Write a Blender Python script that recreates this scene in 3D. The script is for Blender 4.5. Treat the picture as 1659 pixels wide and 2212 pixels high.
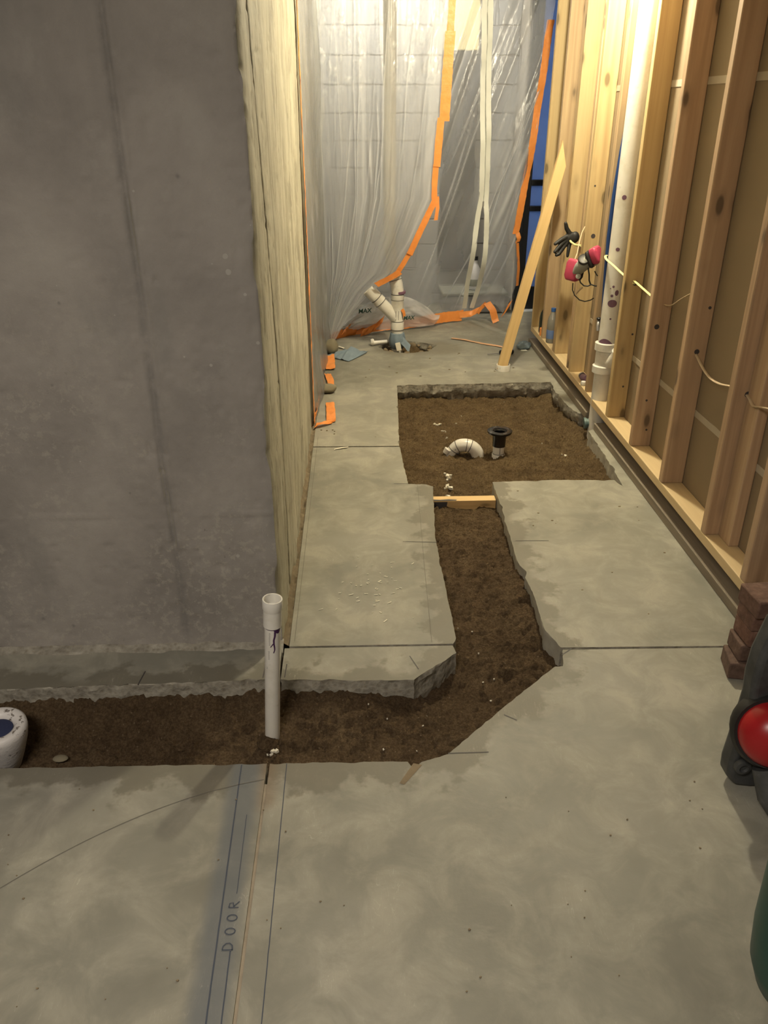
import bpy, bmesh, math, random
import numpy as np
from mathutils import Vector, Matrix, noise as mnoise
from mathutils.geometry import tessellate_polygon

random.seed(7)
SC = bpy.context.scene
COL = SC.collection
for o in list(bpy.data.objects):
    bpy.data.objects.remove(o)

# ------------------------------------------------------------------ camera
FPX, PITCH, YAW, ROLL, CAMH = 1720.18, 0.467028, 0.033462, -0.001286, 1.52
fw = Vector((math.sin(YAW)*math.cos(PITCH), math.cos(YAW)*math.cos(PITCH), -math.sin(PITCH)))
rt = Vector((math.cos(YAW), -math.sin(YAW), 0))
up = rt.cross(fw)
rt2 = rt*math.cos(ROLL)+up*math.sin(ROLL)
up2 = -rt*math.sin(ROLL)+up*math.cos(ROLL)
cam_d = bpy.data.cameras.new('camera')
cam_d.sensor_fit = 'VERTICAL'
cam_d.sensor_height = 24.0
cam_d.lens = FPX/2212*24.0
cam_d.clip_start = 0.02
cam = bpy.data.objects.new('camera', cam_d)
COL.objects.link(cam)
M = Matrix((rt2, up2, -fw)).transposed().to_4x4()
M.translation = (0, 0, CAMH)
cam.matrix_world = M
SC.camera = cam

# ------------------------------------------------------------------ world, lights, exposure
SC.view_settings.view_transform = 'Standard'
SC.view_settings.look = 'None'
SC.view_settings.gamma = 1.0
SC.view_settings.exposure = 0.12
SC.view_settings.use_curve_mapping = False
world = bpy.data.worlds.new('dusk')
SC.world = world
world.use_nodes = True
world.node_tree.nodes['Background'].inputs[0].default_value = (0.20, 0.34, 0.66, 1)
world.node_tree.nodes['Background'].inputs[1].default_value = 2.6


def light(name, kind, loc, power, col, size=None, rot=(0, 0, 0), size_y=None):
    d = bpy.data.lights.new(name, kind)
    d.energy = power
    d.color = col
    if kind == 'POINT':
        d.shadow_soft_size = size or 0.03
    if kind == 'AREA':
        d.shape = 'RECTANGLE'
        d.size = size
        d.size_y = size_y or size
    o = bpy.data.objects.new(name, d)
    o.location = loc
    o.rotation_euler = rot
    COL.objects.link(o)
    return o


# bare bulb on the joists over the pit, shop light behind the camera, bulb beyond the plastic
light('bulb_over_pit', 'POINT', (0.98, 3.95, 2.36), 150, (1.0, 0.91, 0.67), 0.05)
light('shop_light', 'AREA', (-0.75, -0.25, 2.40), 54, (1.0, 0.90, 0.79), 0.9, (0, 0, 0), 0.3)
light('bulb_beyond_plastic', 'POINT', (0.20, 6.50, 2.42), 46, (1.0, 0.95, 0.84), 0.05)

# ------------------------------------------------------------------ helpers
LOCS = {}


def tag(o, label=None, cat=None, group=None, kind=None):
    if label:
        o['label'] = label
    if cat:
        o['category'] = cat
    if group:
        o['group'] = group
    if kind:
        o['kind'] = kind
    return o


def thing(name, loc, label=None, cat=None, group=None, kind=None):
    o = bpy.data.objects.new(name, None)
    o.empty_display_size = 0.05
    COL.objects.link(o)
    o.location = loc
    LOCS[o.name] = Vector(loc)
    return tag(o, label, cat, group, kind)


class MB:
    def __init__(s):
        s.v, s.f, s.m = [], [], []

    def add(s, vs, fs, mi=0):
        b = len(s.v)
        s.v += [tuple(p) for p in vs]
        s.f += [tuple(i+b for i in q) for q in fs]
        s.m += [mi]*len(fs)
        return s

    def box(s, x0, x1, y0, y1, z0, z1, mi=0):
        vs = [(x, y, z) for z in (z0, z1) for y in (y0, y1) for x in (x0, x1)]
        return s.add(vs, [(0, 2, 3, 1), (4, 5, 7, 6), (0, 1, 5, 4), (2, 6, 7, 3), (0, 4, 6, 2), (1, 3, 7, 5)], mi)

    def bar(s, a, b, w, t, upv=(0, 0, 1), mi=0, taper=1.0):
        """box from a to b; w across (perpendicular to upv), t along upv-ish"""
        a, b = Vector(a), Vector(b)
        d = (b-a).normalized()
        u = Vector(upv)
        sd = d.cross(u).normalized()
        u = sd.cross(d).normalized()
        vs = []
        for p, k in ((a, 1), (b, taper)):
            for q in (-1, 1):
                for r in (-1, 1):
                    vs.append(p+sd*(q*w*k/2)+u*(r*t*k/2))
        return s.add(vs, [(0, 1, 3, 2), (4, 6, 7, 5), (0, 4, 5, 1), (2, 3, 7, 6), (0, 2, 6, 4), (1, 5, 7, 3)], mi)

    def tube(s, path, r, seg=12, cap=True, mi=0, flat=1.0):
        P = [Vector(p) for p in path]
        n = len(P)
        R = [r]*n if not hasattr(r, '__len__') else list(r)
        vs, fs = [], []
        pu = None
        for i, p in enumerate(P):
            t = (P[min(i+1, n-1)]-P[max(i-1, 0)]).normalized()
            if pu is None:
                ref = Vector((0, 0, 1)) if abs(t.z) < .9 else Vector((1, 0, 0))
                pu = t.cross(ref).normalized()
            else:
                pu = (pu-t*pu.dot(t)).normalized()
            w = t.cross(pu)
            for k in range(seg):
                a = 2*math.pi*k/seg
                vs.append(p+pu*(math.cos(a)*R[i])+w*(math.sin(a)*R[i]*flat))
        for i in range(n-1):
            for k in range(seg):
                k2 = (k+1) % seg
                fs.append((i*seg+k, i*seg+k2, (i+1)*seg+k2, (i+1)*seg+k))
        if cap:
            fs.append(tuple(range(seg-1, -1, -1)))
            fs.append(tuple((n-1)*seg+k for k in range(seg)))
        return s.add(vs, fs, mi)

    def lathe(s, prof, base=(0, 0, 0), axis=(0, 0, 1), seg=28, mi=0, closed=False, wob=None):
        """prof: list of (radius, height) along axis"""
        b = Vector(base)
        ax = Vector(axis).normalized()
        ref = Vector((1, 0, 0)) if abs(ax.x) < .9 else Vector((0, 1, 0))
        u = ax.cross(ref).normalized()
        w = ax.cross(u)
        vs, fs = [], []
        for (r, h) in prof:
            for k in range(seg):
                a = 2*math.pi*k/seg
                rr = r if wob is None else r*(1+wob(a, h))
                vs.append(b+ax*h+u*(math.cos(a)*rr)+w*(math.sin(a)*rr))
        n = len(prof)
        for i in range(n if closed else n-1):
            j = (i+1) % n
            for k in range(seg):
                k2 = (k+1) % seg
                fs.append((i*seg+k, i*seg+k2, j*seg+k2, j*seg+k))
        if not closed:
            if prof[0][0] > 1e-6:
                fs.append(tuple(range(seg-1, -1, -1)))
            if prof[-1][0] > 1e-6:
                fs.append(tuple((n-1)*seg+k for k in range(seg)))
        return s.add(vs, fs, mi)

    def ell(s, c, r, seg=16, rings=10, mi=0, rot=None):
        c = Vector(c)
        vs, fs = [], []
        for i in range(rings+1):
            t = math.pi*i/rings
            for k in range(seg):
                a = 2*math.pi*k/seg
                p = Vector((r[0]*math.sin(t)*math.cos(a), r[1]*math.sin(t)*math.sin(a), r[2]*math.cos(t)))
                if rot:
                    p = rot @ p
                vs.append(c+p)
        for i in range(rings):
            for k in range(seg):
                k2 = (k+1) % seg
                fs.append((i*seg+k, (i+1)*seg+k, (i+1)*seg+k2, i*seg+k2))
        return s.add(vs, fs, mi)

    def grid(s, pts, mi=0):
        """pts: array (n,m,3)"""
        n, m = len(pts), len(pts[0])
        vs = [tuple(p) for row in pts for p in row]
        fs = [(i*m+j, i*m+j+1, (i+1)*m+j+1, (i+1)*m+j) for i in range(n-1) for j in range(m-1)]
        return s.add(vs, fs, mi)

    def ribbon(s, path, wdir, w, thick=0.0012, mi=0, crinkle=0.0, seed=0, nacross=4):
        """a strip of tape following path; wdir = vector or list of vectors across; solid with thickness"""
        rnd = random.Random(seed)
        P = [Vector(p) for p in path]
        # densify
        D, Wd = [], []
        for i in range(len(P)-1):
            L = (P[i+1]-P[i]).length
            k = max(2, int(L/0.02))
            for q in range(k):
                D.append(P[i].lerp(P[i+1], q/k))
                Wd.append(i+q/k)
        D.append(P[-1])
        Wd.append(len(P)-1)
        rows = []
        for i, p in enumerate(D):
            if isinstance(wdir, list):
                a = int(min(Wd[i], len(P)-1))
                b2 = min(a+1, len(P)-1)
                wd = Vector(wdir[a]).lerp(Vector(wdir[b2]), Wd[i]-a).normalized()
            else:
                wd = Vector(wdir).normalized()
            t = (D[min(i+1, len(D)-1)]-D[max(i-1, 0)]).normalized()
            nn = t.cross(wd).normalized()
            ww = w*(1+rnd.uniform(-.06, .06))
            row = []
            for j in range(nacross+1):
                q = j/nacross-.5
                cr = crinkle*(mnoise.noise(Vector((p.x*23+seed, p.y*23+p.z*31, q*4+seed)))) if crinkle else 0
                row.append(p+wd*(q*ww)+nn*cr)
            rows.append((row, nn))
        vs, fs = [], []
        m = nacross+1
        n = len(rows)
        for sgn in (0, 1):
            for row, nn in rows:
                for p in row:
                    vs.append(p+nn*(thick*sgn))
        o = n*m
        for i in range(n-1):
            for j in range(m-1):
                fs.append((i*m+j, i*m+j+1, (i+1)*m+j+1, (i+1)*m+j))
                fs.append((o+i*m+j, o+(i+1)*m+j, o+(i+1)*m+j+1, o+i*m+j+1))
        for i in range(n-1):
            fs.append((i*m, (i+1)*m, o+(i+1)*m, o+i*m))
            fs.append((i*m+m-1, o+i*m+m-1, o+(i+1)*m+m-1, (i+1)*m+m-1))
        for j in range(m-1):
            fs.append((j, o+j, o+j+1, j+1))
            e = (n-1)*m
            fs.append((e+j, e+j+1, o+e+j+1, o+e+j))
        return s.add(vs, fs, mi)

    def build(s, name, mats, parent=None, smooth=40, bevel=0, bseg=2, loc=None, attr=None, fixn=False):
        me = bpy.data.meshes.new(name)
        if not isinstance(mats, (list, tuple)):
            mats = [mats]
        root = parent
        L = Vector((0, 0, 0))
        if parent is not None:
            while root.parent is not None:
                root = root.parent
            L = LOCS.get(root.name, Vector((0, 0, 0)))
        elif loc is not None:
            L = Vector(loc)
        vs = np.array(s.v, dtype=float)-np.array(L)
        me.from_pydata(vs.tolist(), [], s.f)
        for m in mats:
            me.materials.append(m)
        if any(s.m):
            me.polygons.foreach_set('material_index', s.m)
        if fixn:
            bm = bmesh.new()
            bm.from_mesh(me)
            bmesh.ops.recalc_face_normals(bm, faces=bm.faces)
            bm.to_mesh(me)
            bm.free()
        if smooth:
            me.polygons.foreach_set('use_smooth', [True]*len(me.polygons))
            if smooth < 180:
                me.set_sharp_from_angle(angle=math.radians(smooth))
        if attr is not None:
            for an, av in attr.items():
                a = me.attributes.new(an, 'FLOAT', 'POINT')
                a.data.foreach_set('value', np.asarray(av, dtype=np.float32))
        me.update()
        o = bpy.data.objects.new(name, me)
        COL.objects.link(o)
        if parent is not None:
            o.parent = parent
        else:
            o.location = L
            LOCS[o.name] = L.copy()
        if bevel:
            md = o.modifiers.new('bevel', 'BEVEL')
            md.width = bevel
            md.segments = bseg
            md.limit_method = 'ANGLE'
            md.angle_limit = math.radians(40)
        return o


# vectorised value noise
_rng = np.random.RandomState(3)
_T = _rng.rand(64, 64, 64)


def vn(x, y, z=0.0):
    x = np.asarray(x, float)
    y = np.asarray(y, float)
    z = np.asarray(z, float)+np.zeros_like(x)
    xi, yi, zi = np.floor(x).astype(int), np.floor(y).astype(int), np.floor(z).astype(int)
    fx, fy, fz = x-xi, y-yi, z-zi
    fx, fy, fz = [f*f*(3-2*f) for f in (fx, fy, fz)]
    r = 0
    for a in (0, 1):
        for b in (0, 1):
            for c in (0, 1):
                w = (fx if a else 1-fx)*(fy if b else 1-fy)*(fz if c else 1-fz)
                r = r+w*_T[(xi+a) % 64, (yi+b) % 64, (zi+c) % 64]
    return r*2-1


def fbm(x, y, z=0.0, oct=4, gain=.5):
    r, a, f = 0, 1.0, 1.0
    for i in range(oct):
        r = r+a*vn(np.asarray(x)*f+17.3*i, np.asarray(y)*f+5.1*i, np.asarray(z)*f+9.7*i)
        a *= gain
        f *= 2.03
    return r


def ss(a, b, x):
    t = np.clip((np.asarray(x, float)-a)/(b-a), 0, 1)
    return t*t*(3-2*t)


# ------------------------------------------------------------------ materials
class NT:
    def __init__(s, name):
        s.mat = bpy.data.materials.new(name)
        s.mat.use_nodes = True
        s.t = s.mat.node_tree
        s.b = s.t.nodes['Principled BSDF']
        s.out = s.t.nodes['Material Output']

    def n(s, typ, props=None, **ins):
        nd = s.t.nodes.new(typ)
        if props:
            for k, v in props.items():
                setattr(nd, k, v)
        for k, v in ins.items():
            key = int(k[1:]) if k[0] == 'i' and k[1:].isdigit() else k.replace('_', ' ')
            s.set(nd.inputs[key], v)
        return nd

    def set(s, inp, v):
        if isinstance(v, bpy.types.NodeSocket):
            s.t.links.new(v, inp)
        elif isinstance(v, bpy.types.Node):
            s.t.links.new(v.outputs[0], inp)
        else:
            inp.default_value = v

    def pos(s):
        return s.n('ShaderNodeNewGeometry').outputs['Position']

    def obj(s):
        return s.n('ShaderNodeTexCoord').outputs['Object']

    def mapping(s, vec, scale=(1, 1, 1), loc=(0, 0, 0)):
        return s.n('ShaderNodeMapping', Vector=vec, Scale=scale, Location=loc).outputs[0]

    def noise(s, vec, scale, detail=5, rough=.55, dist=0.0):
        return s.n('ShaderNodeTexNoise', Vector=vec, Scale=scale, Detail=detail, Roughness=rough, Distortion=dist).outputs[0]

    def ramp(s, fac, stops):
        r = s.n('ShaderNodeValToRGB', Fac=fac)
        e = r.color_ramp.elements
        while len(e) < len(stops):
            e.new(0.5)
        for k, (p, c) in enumerate(stops):
            e[k].position = p
            e[k].color = (c[0], c[1], c[2], 1) if hasattr(c, '__len__') else (c, c, c, 1)
        return r.outputs[0]

    def math(s, op, a, b=0.0, c=0.0, clamp=False):
        nd = s.n('ShaderNodeMath', {'operation': op, 'use_clamp': clamp}, i0=a, i1=b)
        if op in ('MULTIPLY_ADD', 'SMOOTH_MIN'):
            s.set(nd.inputs[2], c)
        return nd.outputs[0]

    def vmath(s, op, a, b=(0, 0, 0)):
        return s.n('ShaderNodeVectorMath', {'operation': op}, i0=a, i1=b)

    def mix(s, fac, a, b, mode='MIX'):
        nd = s.n('ShaderNodeMix', {'data_type': 'RGBA', 'blend_type': mode})
        s.set(nd.inputs[0], fac)
        for k, v in ((6, a), (7, b)):
            if not isinstance(v, (bpy.types.NodeSocket, bpy.types.Node)):
                v = (v[0], v[1], v[2], 1) if hasattr(v, '__len__') else (v, v, v, 1)
            s.set(nd.inputs[k], v)
        return nd.outputs[2]

    def step(s, x, a, b):
        """smooth ramp 0 at a, 1 at b"""
        nd = s.n('ShaderNodeMapRange', {'interpolation_type': 'SMOOTHSTEP'}, Value=x, From_Min=a, From_Max=b)
        return nd.outputs[0]

    def segd(s, p, a, b):
        """distance in plan (xy) from p to segment ab"""
        a, b = Vector((a[0], a[1], 0)), Vector((b[0], b[1], 0))
        d = b-a
        pa = s.vmath('SUBTRACT', p, tuple(a)).outputs[0]
        t = s.vmath('DOT_PRODUCT', pa, tuple(d/d.length_squared)).outputs[1]
        t = s.math('ADD', t, 0.0, clamp=True)
        sc = s.n('ShaderNodeVectorMath', {'operation': 'SCALE'}, i0=tuple(d))
        s.set(sc.inputs['Scale'], t)
        r = s.vmath('SUBTRACT', pa, sc.outputs[0]).outputs[0]
        return s.vmath('LENGTH', r).outputs[1]

    def fin(s, col=None, rough=None, bump=None, bstr=.3, bdist=.01, metal=None, spec=None):
        if col is not None:
            s.set(s.b.inputs['Base Color'], (col[0], col[1], col[2], 1) if isinstance(col, (tuple, list)) else col)
        if rough is not None:
            s.set(s.b.inputs['Roughness'], rough)
        if metal is not None:
            s.set(s.b.inputs['Metallic'], metal)
        if spec is not None:
            s.set(s.b.inputs['Specular IOR Level'], spec)
        if bump is not None:
            bn = s.n('ShaderNodeBump', Strength=bstr, Distance=bdist, Height=bump)
            s.set(s.b.inputs['Normal'], bn)
        return s.mat


def plain(name, col, rough=.5, var=.12, scale=25, bump=.1, metal=0, spec=None):
    t = NT(name)
    p = t.obj()
    n = t.noise(p, scale, 4)
    c = t.mix(n, tuple(x*(1-var) for x in col), tuple(min(1, x*(1+var)) for x in col))
    return t.fin(c, rough, t.noise(p, scale*4, 3), bump, .002, metal, spec)


def flat2(p):
    return p


# --- floor concrete
def mat_floor():
    t = NT('troweled_concrete')
    p3 = t.pos()
    p = t.vmath('MULTIPLY', p3, (1, 1, 0)).outputs[0]
    n1 = t.noise(p, 1.7, 5, .6)
    n2 = t.noise(p, 7.0, 7, .65, .6)
    n3 = t.noise(p, 90, 3, .6)
    base = t.ramp(n1, [(.32, (.215, .206, .165)), (.5, (.300, .288, .233)), (.68, (.362, .345, .285))])
    base = t.mix(t.step(n2, .38, .68), t.mix(1.0, base, (.72, .73, .74), 'MULTIPLY'), base)
    # pale swirled trowel patches
    n4 = t.noise(t.mapping(p, (1.0, 2.2, 1), (4.1, 1.7, 0)), 3.3, 7, .72, .4)
    base = t.mix(t.math('MULTIPLY', t.step(n4, .56, .76), .22), base, (.45, .43, .355))
    # damp darkening along the cut edges
    segs = [((.30, 2.1), (.30, 2.78)), ((.30, 2.78), (.33, 3.25)), ((.153, 1.90), (.29, 2.02)), ((-1.3, 1.90), (.15, 1.90)),
            ((.59, 2.0), (.605, 3.25)), ((.22, 1.585), (.6, 1.945)), ((-1.3, 1.565), (.2, 1.565))]
    d = None
    for a, b in segs:
        q = t.segd(p, a, b)
        d = q if d is None else t.math('MINIMUM', d, q)
    nw = t.noise(p, 9, 4, .6)
    dd = t.math('SUBTRACT', d, t.math('MULTIPLY', t.step(nw, .36, .72), .11))
    wet = t.math('SUBTRACT', 1.0, t.step(dd, .0, .05))
    base = t.mix(t.math('MULTIPLY', wet, .75), base, (.135, .124, .092))
    # damp halo round the hole of the drain stack
    dh = t.segd(p, (.28, 5.62), (.58, 5.6))
    dh = t.math('SUBTRACT', dh, t.math('MULTIPLY', nw, .12))
    base = t.mix(t.math('MULTIPLY', t.math('SUBTRACT', 1.0, t.step(dh, .06, .16)), .55), base, (.16, .14, .10))
    # rusty dirt where the joint meets the trench
    dj = t.segd(p, (-.25, 1.57), (-.245, 1.44))
    base = t.mix(t.math('MULTIPLY', t.math('SUBTRACT', 1.0, t.step(t.math('ADD', dj, t.math('MULTIPLY', nw, .05)), .02, .07)), .55), base, (.17, .105, .055))
    # soft blue-grey band along the layout lines
    dc = t.segd(p, (-.307, 1.60), (-.30, .2))
    nc = t.noise(t.mapping(p, (9, 3, 1)), 1.0, 4)
    dc = t.math('ADD', dc, t.math('MULTIPLY', t.math('SUBTRACT', nc, .5), .03))
    ch = t.math('SUBTRACT', 1.0, t.step(dc, .018, .056))
    base = t.mix(t.math('MULTIPLY', ch, .72), base, (.105, .118, .132))
    # thin scratches
    ns = t.noise(t.mapping(p, (22, 3, 1), (1, 2, 0)), 1.6, 2, .5, 2.5)
    sc = t.math('LESS_THAN', t.math('ABSOLUTE', t.math('SUBTRACT', ns, .5)), .004)
    sc = t.math('MULTIPLY', sc, t.step(n2, .5, .65))
    base = t.mix(t.math('MULTIPLY', sc, .35), base, (.52, .5, .42))
    # dark specks
    vo = t.n('ShaderNodeTexVoronoi', {'feature': 'F1'}, Vector=p, Scale=13.0, Randomness=1.0)
    sp = t.math('LESS_THAN', vo.outputs[0], t.math('MULTIPLY', t.step(t.noise(p, 4), .55, .8), .11))
    base = t.mix(t.math('MULTIPLY', sp, .7), base, (.10, .075, .05))
    bmp = t.math('ADD', t.math('MULTIPLY', n2, .6), t.math('MULTIPLY', n3, .3))
    rg = t.math('MULTIPLY_ADD', n2, .25, .45)
    return t.fin(base, rg, bmp, .18, .006)


def mat_broken():
    t = NT('broken_concrete')
    p = t.pos()
    n = t.noise(p, 22, 7, .7)
    v = t.n('ShaderNodeTexVoronoi', {'feature': 'F1'}, Vector=p, Scale=55.0)
    c = t.ramp(n, [(.3, (.19, .172, .138)), (.55, (.33, .31, .255)), (.75, (.44, .415, .35))])
    c = t.mix(t.step(v.outputs[0], .0, .5), t.mix(1.0, c, (.75, .72, .68), 'MULTIPLY'), c)
    z = t.n('ShaderNodeSeparateXYZ', Vector=p).outputs[2]
    dirt = t.step(t.math('ADD', z, t.math('MULTIPLY', n, .05)), -.03, -.065)
    c = t.mix(t.math('MULTIPLY', dirt, .45), c, (.17, .125, .075))
    return t.fin(c, .9, t.math('ADD', n, t.math('MULTIPLY', v.outputs[0], .5)), .5, .012)


def mat_soil():
    t = NT('damp_soil')
    p = t.pos()
    n = t.noise(p, 9, 8, .7)
    nf = t.noise(p, 130, 6, .75)
    c = t.ramp(n, [(.3, (.125, .083, .045)), (.52, (.188, .130, .073)), (.75, (.245, .176, .102))])
    c = t.mix(t.step(nf, .35, .7), t.mix(1.0, c, (.48, .44, .40), 'MULTIPLY'), c)
    y = t.n('ShaderNodeSeparateXYZ', Vector=p).outputs[1]
    c = t.mix(t.math('MULTIPLY', t.step(y, 2.6, 3.6), .5), c, t.mix(1.0, c, (1.15, 1.2, 1.0), 'MULTIPLY'))  # pit soil tinted lighter and olive: the lamp's cast put into the colour
    v = t.n('ShaderNodeTexVoronoi', {'feature': 'F1'}, Vector=p, Scale=38.0)
    g = t.math('LESS_THAN', v.outputs[0], .10)
    c = t.mix(t.math('MULTIPLY', g, .5), c, (.30, .23, .15))
    return t.fin(c, .95, t.math('ADD', nf, t.math('MULTIPLY', n, .5)), 1.0, .012, spec=.2)


def mat_wall():
    t = NT('formed_concrete_wall')
    p = t.pos()
    g = t.n('ShaderNodeNewGeometry')
    nx = t.n('ShaderNodeSeparateXYZ', Vector=g.outputs['True Normal']).outputs[0]
    side = t.step(t.math('ABSOLUTE', nx), .5, .8)
    n1 = t.noise(p, 2.1, 6, .6, .3)
    n2 = t.noise(p, 9, 8, .7)
    c = t.ramp(n1, [(.32, (.240, .222, .202)), (.5, (.312, .289, .262)), (.66, (.37, .347, .312))])
    c = t.mix(t.math('MULTIPLY', t.step(n2, .52, .72), .42), c, (.365, .348, .315))
    c = t.mix(t.math('MULTIPLY', t.step(t.noise(t.mapping(p, (3, 3, 1), (7, 3, 2)), 1.5, 5), .55, .72), .35), c, (.175, .175, .165))
    # scaly speckle on the lower half
    z = t.n('ShaderNodeSeparateXYZ', Vector=p).outputs[2]
    v = t.noise(p, 42, 5, .75)
    zone = t.math('MULTIPLY', t.step(z, 1.25, .8), t.step(t.noise(p, 3.1, 4), .42, .6))
    c = t.mix(t.math('MULTIPLY', t.math('MULTIPLY', t.step(v, .52, .6), zone), .5), c, (.40, .375, .32))
    c = t.mix(t.math('MULTIPLY', t.math('MULTIPLY', t.step(v, .36, .30), zone), .5), c, (.10, .09, .08))
    # pale specks and crumbs of mortar, thicker towards the corner
    vs_ = t.n('ShaderNodeTexVoronoi', {'feature': 'F1'}, Vector=p, Scale=24.0, Randomness=1.0)
    xw = t.n('ShaderNodeSeparateXYZ', Vector=p).outputs[0]
    thr = t.math('MULTIPLY', t.step(t.noise(p, 5, 4), .48, .7), t.math('MULTIPLY_ADD', t.step(xw, -.6, -.25), .12, .08))
    c = t.mix(t.math('MULTIPLY', t.math('LESS_THAN', vs_.outputs[0], thr), .6), c, (.46, .44, .40))
    vd_ = t.n('ShaderNodeTexVoronoi', {'feature': 'F1'}, Vector=t.mapping(p, (1, 1, 1), (3.3, 1.7, 2.2)), Scale=11.0, Randomness=1.0)
    c = t.mix(t.math('MULTIPLY', t.step(vd_.outputs[0], t.math('MULTIPLY', t.step(t.noise(p, 3), .45, .7), .16), .0), .55), c, (.13, .125, .12))
    # the corridor face: pale, with streaks from the form boards
    st = t.noise(t.mapping(p, (1, 8, .9)), 1.9, 8, .66, .6)
    st2 = t.noise(t.mapping(p, (1, 60, 2.2)), 1.3, 4, .6)
    cs = t.ramp(st, [(.30, (.215, .200, .145)), (.47, (.36, .34, .255)), (.62, (.46, .44, .34))])
    cs = t.mix(t.math('MULTIPLY', t.step(st2, .42, .3), .25), cs, (.17, .155, .11))
    cs = t.mix(t.math('MULTIPLY', t.step(n1, .52, .36), .4), cs, (.24, .225, .165))
    blot = t.noise(p, 4.5, 7, .68, .5)
    cs = t.mix(t.math('MULTIPLY', t.step(blot, .50, .36), .55), cs, (.205, .19, .14))
    cs = t.mix(t.math('MULTIPLY', t.step(blot, .56, .70), .4), cs, (.50, .48, .385))
    sep = t.n('ShaderNodeSeparateXYZ', Vector=p)
    cz = t.math('POWER', t.math('MULTIPLY', t.math('SUBTRACT', 1.75, sep.outputs[2], clamp=True), 1.0), .8)
    cyy = t.math('MULTIPLY_ADD', cz, .20, 2.225)
    jit = t.math('MULTIPLY', t.math('SUBTRACT', t.noise(t.mapping(p, (0, 0, 5)), 3, 4), .5), .03)
    dcr = t.math('ABSOLUTE', t.math('ADD', t.math('SUBTRACT', sep.outputs[1], cyy), jit))
    crk = t.math('MULTIPLY', t.math('SUBTRACT', 1.0, t.step(dcr, .004, .010)), t.step(t.noise(t.mapping(p, (0, 0, 3)), 5, 3), .30, .45))
    cs = t.mix(t.math('MULTIPLY', crk, .9), cs, (.035, .03, .022))
    c = t.mix(side, c, cs)
    # stain that has crept along the vertical form seam of the front face
    xx = t.n('ShaderNodeSeparateXYZ', Vector=p).outputs[0]
    ds = t.math('ABSOLUTE', t.math('ADD', t.math('ADD', xx, .557), t.math('MULTIPLY', t.math('SUBTRACT', n1, .5), .03)))
    sm = t.math('MULTIPLY', t.math('SUBTRACT', 1.0, t.step(ds, .003, .020)), t.math('SUBTRACT', 1.0, side))
    c = t.mix(t.math('MULTIPLY', t.math('MULTIPLY', sm, t.step(n2, .35, .6)), .5), c, (.15, .145, .138))
    bmp = t.math('ADD', n2, t.math('MULTIPLY', v, .35))
    return t.fin(c, .75, bmp, .35, .008)


def wood(name, axis, cols, knots=True, rough=.6):
    """long grain along axis (object space, metres)"""
    t = NT(name)
    p = t.obj()
    rnd = t.n('ShaderNodeObjectInfo').outputs['Random']
    off = t.n('ShaderNodeCombineXYZ', X=t.math('MULTIPLY', rnd, 13.7), Y=t.math('MULTIPLY', rnd, 7.3), Z=t.math('MULTIPLY', rnd, 31.1))
    q = t.vmath('ADD', p, off.outputs[0]).outputs[0]
    sc = {'X': (.9, 26, 26), 'Y': (26, .9, 26), 'Z': (26, 26, .9)}[axis]
    sk = {'X': (4.5, 11, 11), 'Y': (11, 4.5, 11), 'Z': (11, 11, 4.5)}[axis]
    w = t.noise(t.mapping(q, sc), 1.0, 6, .6, .8)
    big = t.noise(t.mapping(q, tuple(x*.25 for x in sc)), 1.0, 3, .5)
    fine = t.noise(t.mapping(q, tuple(x*6 for x in sc)), 1.0, 2, .5)
    c = t.ramp(w, [(.28, cols[0]), (.5, cols[1]), (.72, cols[2])])
    c = t.mix(t.math('MULTIPLY', t.step(big, .38, .66), .5), c, tuple(x*.82 for x in cols[1]))
    tint = t.mix(rnd, (1.08, 1.04, .98), (.90, .86, .84))
    c = t.mix(1.0, c, tint, 'MULTIPLY')
    c = t.mix(t.math('MULTIPLY', fine, .22), c, cols[0])
    if knots:
        v = t.n('ShaderNodeTexVoronoi', {'feature': 'F1'}, Vector=t.mapping(q, sk), Scale=1.0, Randomness=1.0)
        kn = t.step(v.outputs[0], .19, .11)
        halo = t.step(v.outputs[0], .34, .15)
        c = t.mix(t.math('MULTIPLY', halo, .35), c, tuple(x*.62 for x in cols[0]))
        c = t.mix(t.math('MULTIPLY', kn, .8), c, tuple(x*.28 for x in cols[0]))
    return t.fin(c, rough, t.math('ADD', w, t.math('MULTIPLY', fine, .5)), .25, .002)


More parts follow.
